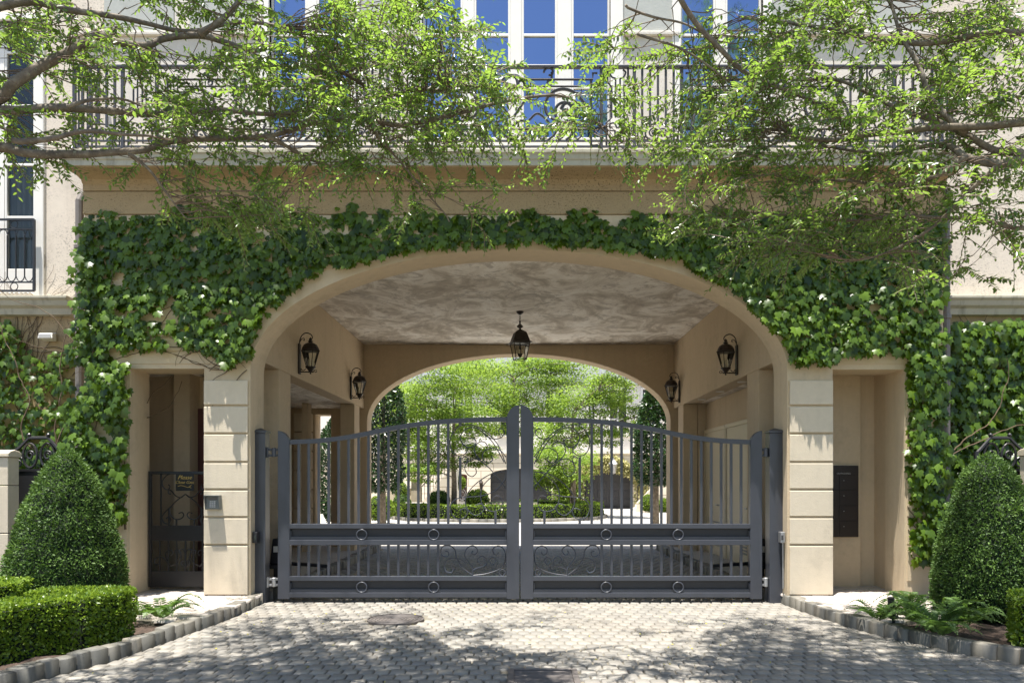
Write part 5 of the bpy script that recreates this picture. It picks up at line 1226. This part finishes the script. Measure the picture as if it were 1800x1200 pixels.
for k,(a,b,z0,z1,rs) in enumerate(ops):
    d=MB().prism([(a-.02,0),(a-.02,z1)]+archtop(a-.02,b+.02,z1,rs)[::-1]+[(b+.02,0)],YH+.28,YH+.34).build('garage_door' if k else 'front_door',M['garage'] if k else M['reddoor'],H)
    if k:
        m=MB(); w=(b-a)/4
        for i in range(4):
            for z in (.15,.62,1.1,1.6):
                if z+.4<z1+.1: m.box(a+i*w+.08,a+(i+1)*w-.08,YH+.25,YH+.2795,z,z+.38)
        m.build('door_panel',M['garage'],d,bevel=.02)
    else:
        m=MB()
        for i in range(7): xx=a+.03+(b-a-.06)*i/6; m.tube([(xx,YH+.2,.1),(xx,YH+.2,1.35)],.012,4)
        m.box(a,b,YH+.19,YH+.21,.1,.42); m.box(a,b,YH+.19,YH+.21,1.2,1.26); m.tube([((a+b)/2+.22*math.cos(t),YH+.18,.78+.3*math.sin(t)) for t in np.linspace(0,6.283,21)],.02,5); m.tube([((a+b)/2+.12*math.cos(t),YH+.18,.78+.17*math.sin(t)) for t in np.linspace(0,6.283,21)],.018,5)
        m.build('iron_grille',M['steel'],d)
for px,z in ((846,Z(848)),): 
    T=thing('house_lantern','thin dark wall lantern between the iron door and the garage arch','lantern',(X(px),YH-.1,z-.4)); m=MB(); m.lathe([(.02,-.4),(.07,-.35),(.1,-.05),(.12,0),(.06,.1),(.01,.2)],(X(px),YH-.13,z),6); m.build('body',M['bronze'],T); MB().box(X(px)-.04,X(px)+.04,YH-.03,YH-.001,z-.5,z+.1).build('back_plate',M['bronze'],T)
Yl=39.6; c=P(1078,819,Yl); T=thing('post_lantern','grey lantern hanging in front of the blossoming vine above the garage','lantern',(c.x,Yl,c.z-.3)); m=MB(); m.lathe([(.03,-.42),(.14,-.38),(.2,.1),(.27,.12),(.12,.3),(.05,.34),(.03,.45)],tuple(c),6); m.build('body',M['steel'],T); MB().tube([(c.x,Yl,c.z+.45),(c.x,Yl+.6,c.z+.8),(c.x,YH,c.z+.8)],.025,6).build('arm',M['bronze'],T)
# flowering vine over the right garage and climber between the garages
T=thing('flowering_vine','cream blossoming vine trained over the right garage door','vine',(X(1070),YH-.2,0)); n=5200; pos=[]
while len(pos)<n:
    px=random.uniform(1005,1140); a=(px-1069)/44; yb=827+ (16*a*a if abs(a)<1 else 16+abs(abs(a)-1)*60); py=yb-random.random()*(26-4*abs(a))+random.gauss(0,2)
    if px<1026 or px>1116: py=random.uniform(812,893) if random.random()<.5 else py
    pos.append(tuple(P(px,py,YH-.05-random.random()*.45)))
pos=np.array(pos); V,l,c=leaf_cloud(pos,rnd(n)+np.array([0,0,-.4])[None,:],np.array([0,-.7,.7])[None,:]+rnd(n,.5),rng.uniform(.09,.18,n),rng.uniform(.06,.11,n),LEAF[0],LEAF[1],.1,.1)
np_mesh('blossoms',V,l,c,M['blossom'],T,np.repeat(rng.random(n),6)); m=MB()
for s in (1015,1022,1118): m.tube(catmull([P(s,893,YH-.1),P(s+4,860,YH-.12),P(s-2,830,YH-.1),P(s+(20 if s<1100 else -20),815,YH-.12)],4),.03,5)
m.build('stems',M['vine'],T)
T=thing('climber','green climber on the pier between the two garage doors','vine',(X(998),YH-.2,0)); n=3000; pos=np.array([tuple(P(random.gauss(998,13),random.uniform(835,893),YH-.05-random.random()*.6)) for _ in range(n)])
V,l,c=leaf_cloud(pos,rnd(n),np.array([0,-.7,.7])[None,:]+rnd(n,.5),rng.uniform(.09,.16,n),rng.uniform(.06,.1,n),LEAF[0],LEAF[1],.1,.1); np_mesh('leaves',V,l,c,M['box'],T,np.repeat(rng.random(n),6)); MB().tube([P(998,893,YH-.1),P(1000,840,YH-.1)],.03,5).build('stems',M['vine'],T)
# stairs with parapets and iron rails
def stairs(x0,x1,y,z1,n,lab,w=1.6):
    T=thing('staircase',lab,'staircase',((x0+x1)/2,y,0),0,'stone stairs to the houses'); m=MB(); s=(x1-x0)/n; h=z1/n
    for i in range(n): m.box(x0+i*s,x0+(i+1)*s-(.001 if s>0 else -.001),y,y+w,0,(i+1)*h)
    m.build('steps',M['farwhite'],T)
    m=MB(); pr=[(x0-s*.3,0),(x1,0),(x1,z1+.35),(x0-s*.3,.45)]; m.prism(pr,y-.22,y-.001); m.build('parapet',M['farwall'],T)
    m=MB(); N=12
    for i in range(N+1): t=i/N; xx=x0+(x1-x0)*t; zz=.4+(z1-.08)*t; m.tube([(xx,y-.11,zz),(xx,y-.11,zz+.85)],.014,4)
    m.tube([(x0,y-.11,1.27),(x1,y-.11,z1+1.2)],.028,5); m.build('iron_rail',M['iron'],T); return T
stairs(PX(742,36),PX(802,36),36,2.1,12,'stone stair with iron rail climbing beside the left tree trunk'); stairs(PX(1120,37),PX(1180,37),37,1.9,12,'stone stair with iron rail climbing to the right behind the evergreen')
Yq=34.5
T=thing('gate_pillar','square stone pillar with a moulded cap at the foot of the left stair','pillar',(PX(732,Yq),Yq,0)); MB().box(PX(724,Yq),PX(740,Yq),Yq-.22,Yq+.22,0,PZ(843,Yq)).build('shaft',M['stone'],T,bevel=.01); m=MB(); m.box(PX(721,Yq),PX(743,Yq),Yq-.3,Yq+.3,PZ(843,Yq)+.0005,PZ(838,Yq)); m.box(PX(724,Yq),PX(740,Yq),Yq-.22,Yq+.22,PZ(838,Yq)+.0005,PZ(835,Yq)); m.build('cap',M['stone'],T,bevel=.03)
T=thing('garden_wall','low curved stone wall with a coping left of the stone pillar','wall',(PX(700,Yq),Yq,0)); MB().prism([(PX(655,Yq),0),(PX(655,Yq),.5),(PX(690,Yq),PZ(858,Yq)),(PX(723,Yq),PZ(858,Yq)),(PX(723,Yq),0)],Yq+.3,Yq+.6).build('wall_face',M['stone'],T); MB().box(PX(688,Yq),PX(723,Yq),Yq+.25,Yq+.65,PZ(858,Yq)+.0005,PZ(855,Yq)).build('coping',M['farwhite'],T)
T=thing('planter_wall','long low stone trough wall left of the dark ball shrub','wall',(PX(715,32.5),32.5,0)); MB().box(PX(686,32.5),PX(752,32.5),32.3,32.7,0,PZ(886,32.5)).build('wall_face',M['stone'],T,bevel=.02); MB().box(PX(684,32.5),PX(754,32.5),32.25,32.75,PZ(886,32.5)+.0005,PZ(883,32.5)).build('coping',M['farwhite'],T,bevel=.01)
# side neighbours closing the court
for sx,lab in ((-1,'pale rendered house wall closing the left side of the courtyard'),(1,'pale rendered house wall closing the right side of the courtyard')):
    T=thing('neighbour_house',lab,'house',(sx*15,30,0),0,'houses beside the courtyard'); MB().box(sx*13.2,sx*13.8,17.2,40.8,-.1,7.5).build('wall',M['farwall'],T); MB().prism([(sx*13.0,7.501),(sx*20,7.501),(sx*18,11),(sx*14.5,10.5)],17,41).build('roof',M['slate'],T)
# ================================================================== LIGHT AND CAMERA
S.world=bpy.data.worlds.new('World'); S.world.use_nodes=True; nt=S.world.node_tree; bg=nt.nodes['Background']
sky=nt.nodes.new('ShaderNodeTexSky'); sky.sky_type='NISHITA'; sky.sun_disc=False
elev=math.atan2(1,math.hypot(*SUN)); sky.sun_elevation=elev; sky.sun_rotation=math.atan2(-SUN[0],-SUN[1])
nt.links.new(sky.outputs['Color'],bg.inputs['Color']); bg.inputs['Strength'].default_value=SKY
L=bpy.data.lights.new('sun','SUN'); L.energy=SUNE; L.angle=math.radians(.5); L.color=(1,.95,.88)
so=bpy.data.objects.new('sun',L); COL.objects.link(so); so.rotation_euler=Vector((SUN[0],SUN[1],-1)).to_track_quat('-Z','Y').to_euler(); so.location=(-3,-3,20)
cam=bpy.data.cameras.new('camera'); cam.sensor_width=36; cam.lens=F/1800*36; cam.shift_x=-12/1800; cam.shift_y=243/1800; cam.clip_end=600; cam.clip_start=.05
co=bpy.data.objects.new('camera',cam); COL.objects.link(co); co.location=(0,0,EYE); co.rotation_euler=(math.pi/2,0,0); S.camera=co
S.view_settings.view_transform='Standard'; S.view_settings.look='None'; S.view_settings.exposure=EXPO; S.view_settings.gamma=1
S.cycles.use_denoising=True; S.cycles.max_bounces=10; S.cycles.diffuse_bounces=6; S.cycles.transparent_max_bounces=12; S.cycles.sample_clamp_indirect=6; S.cycles.caustics_reflective=False; S.cycles.caustics_refractive=False
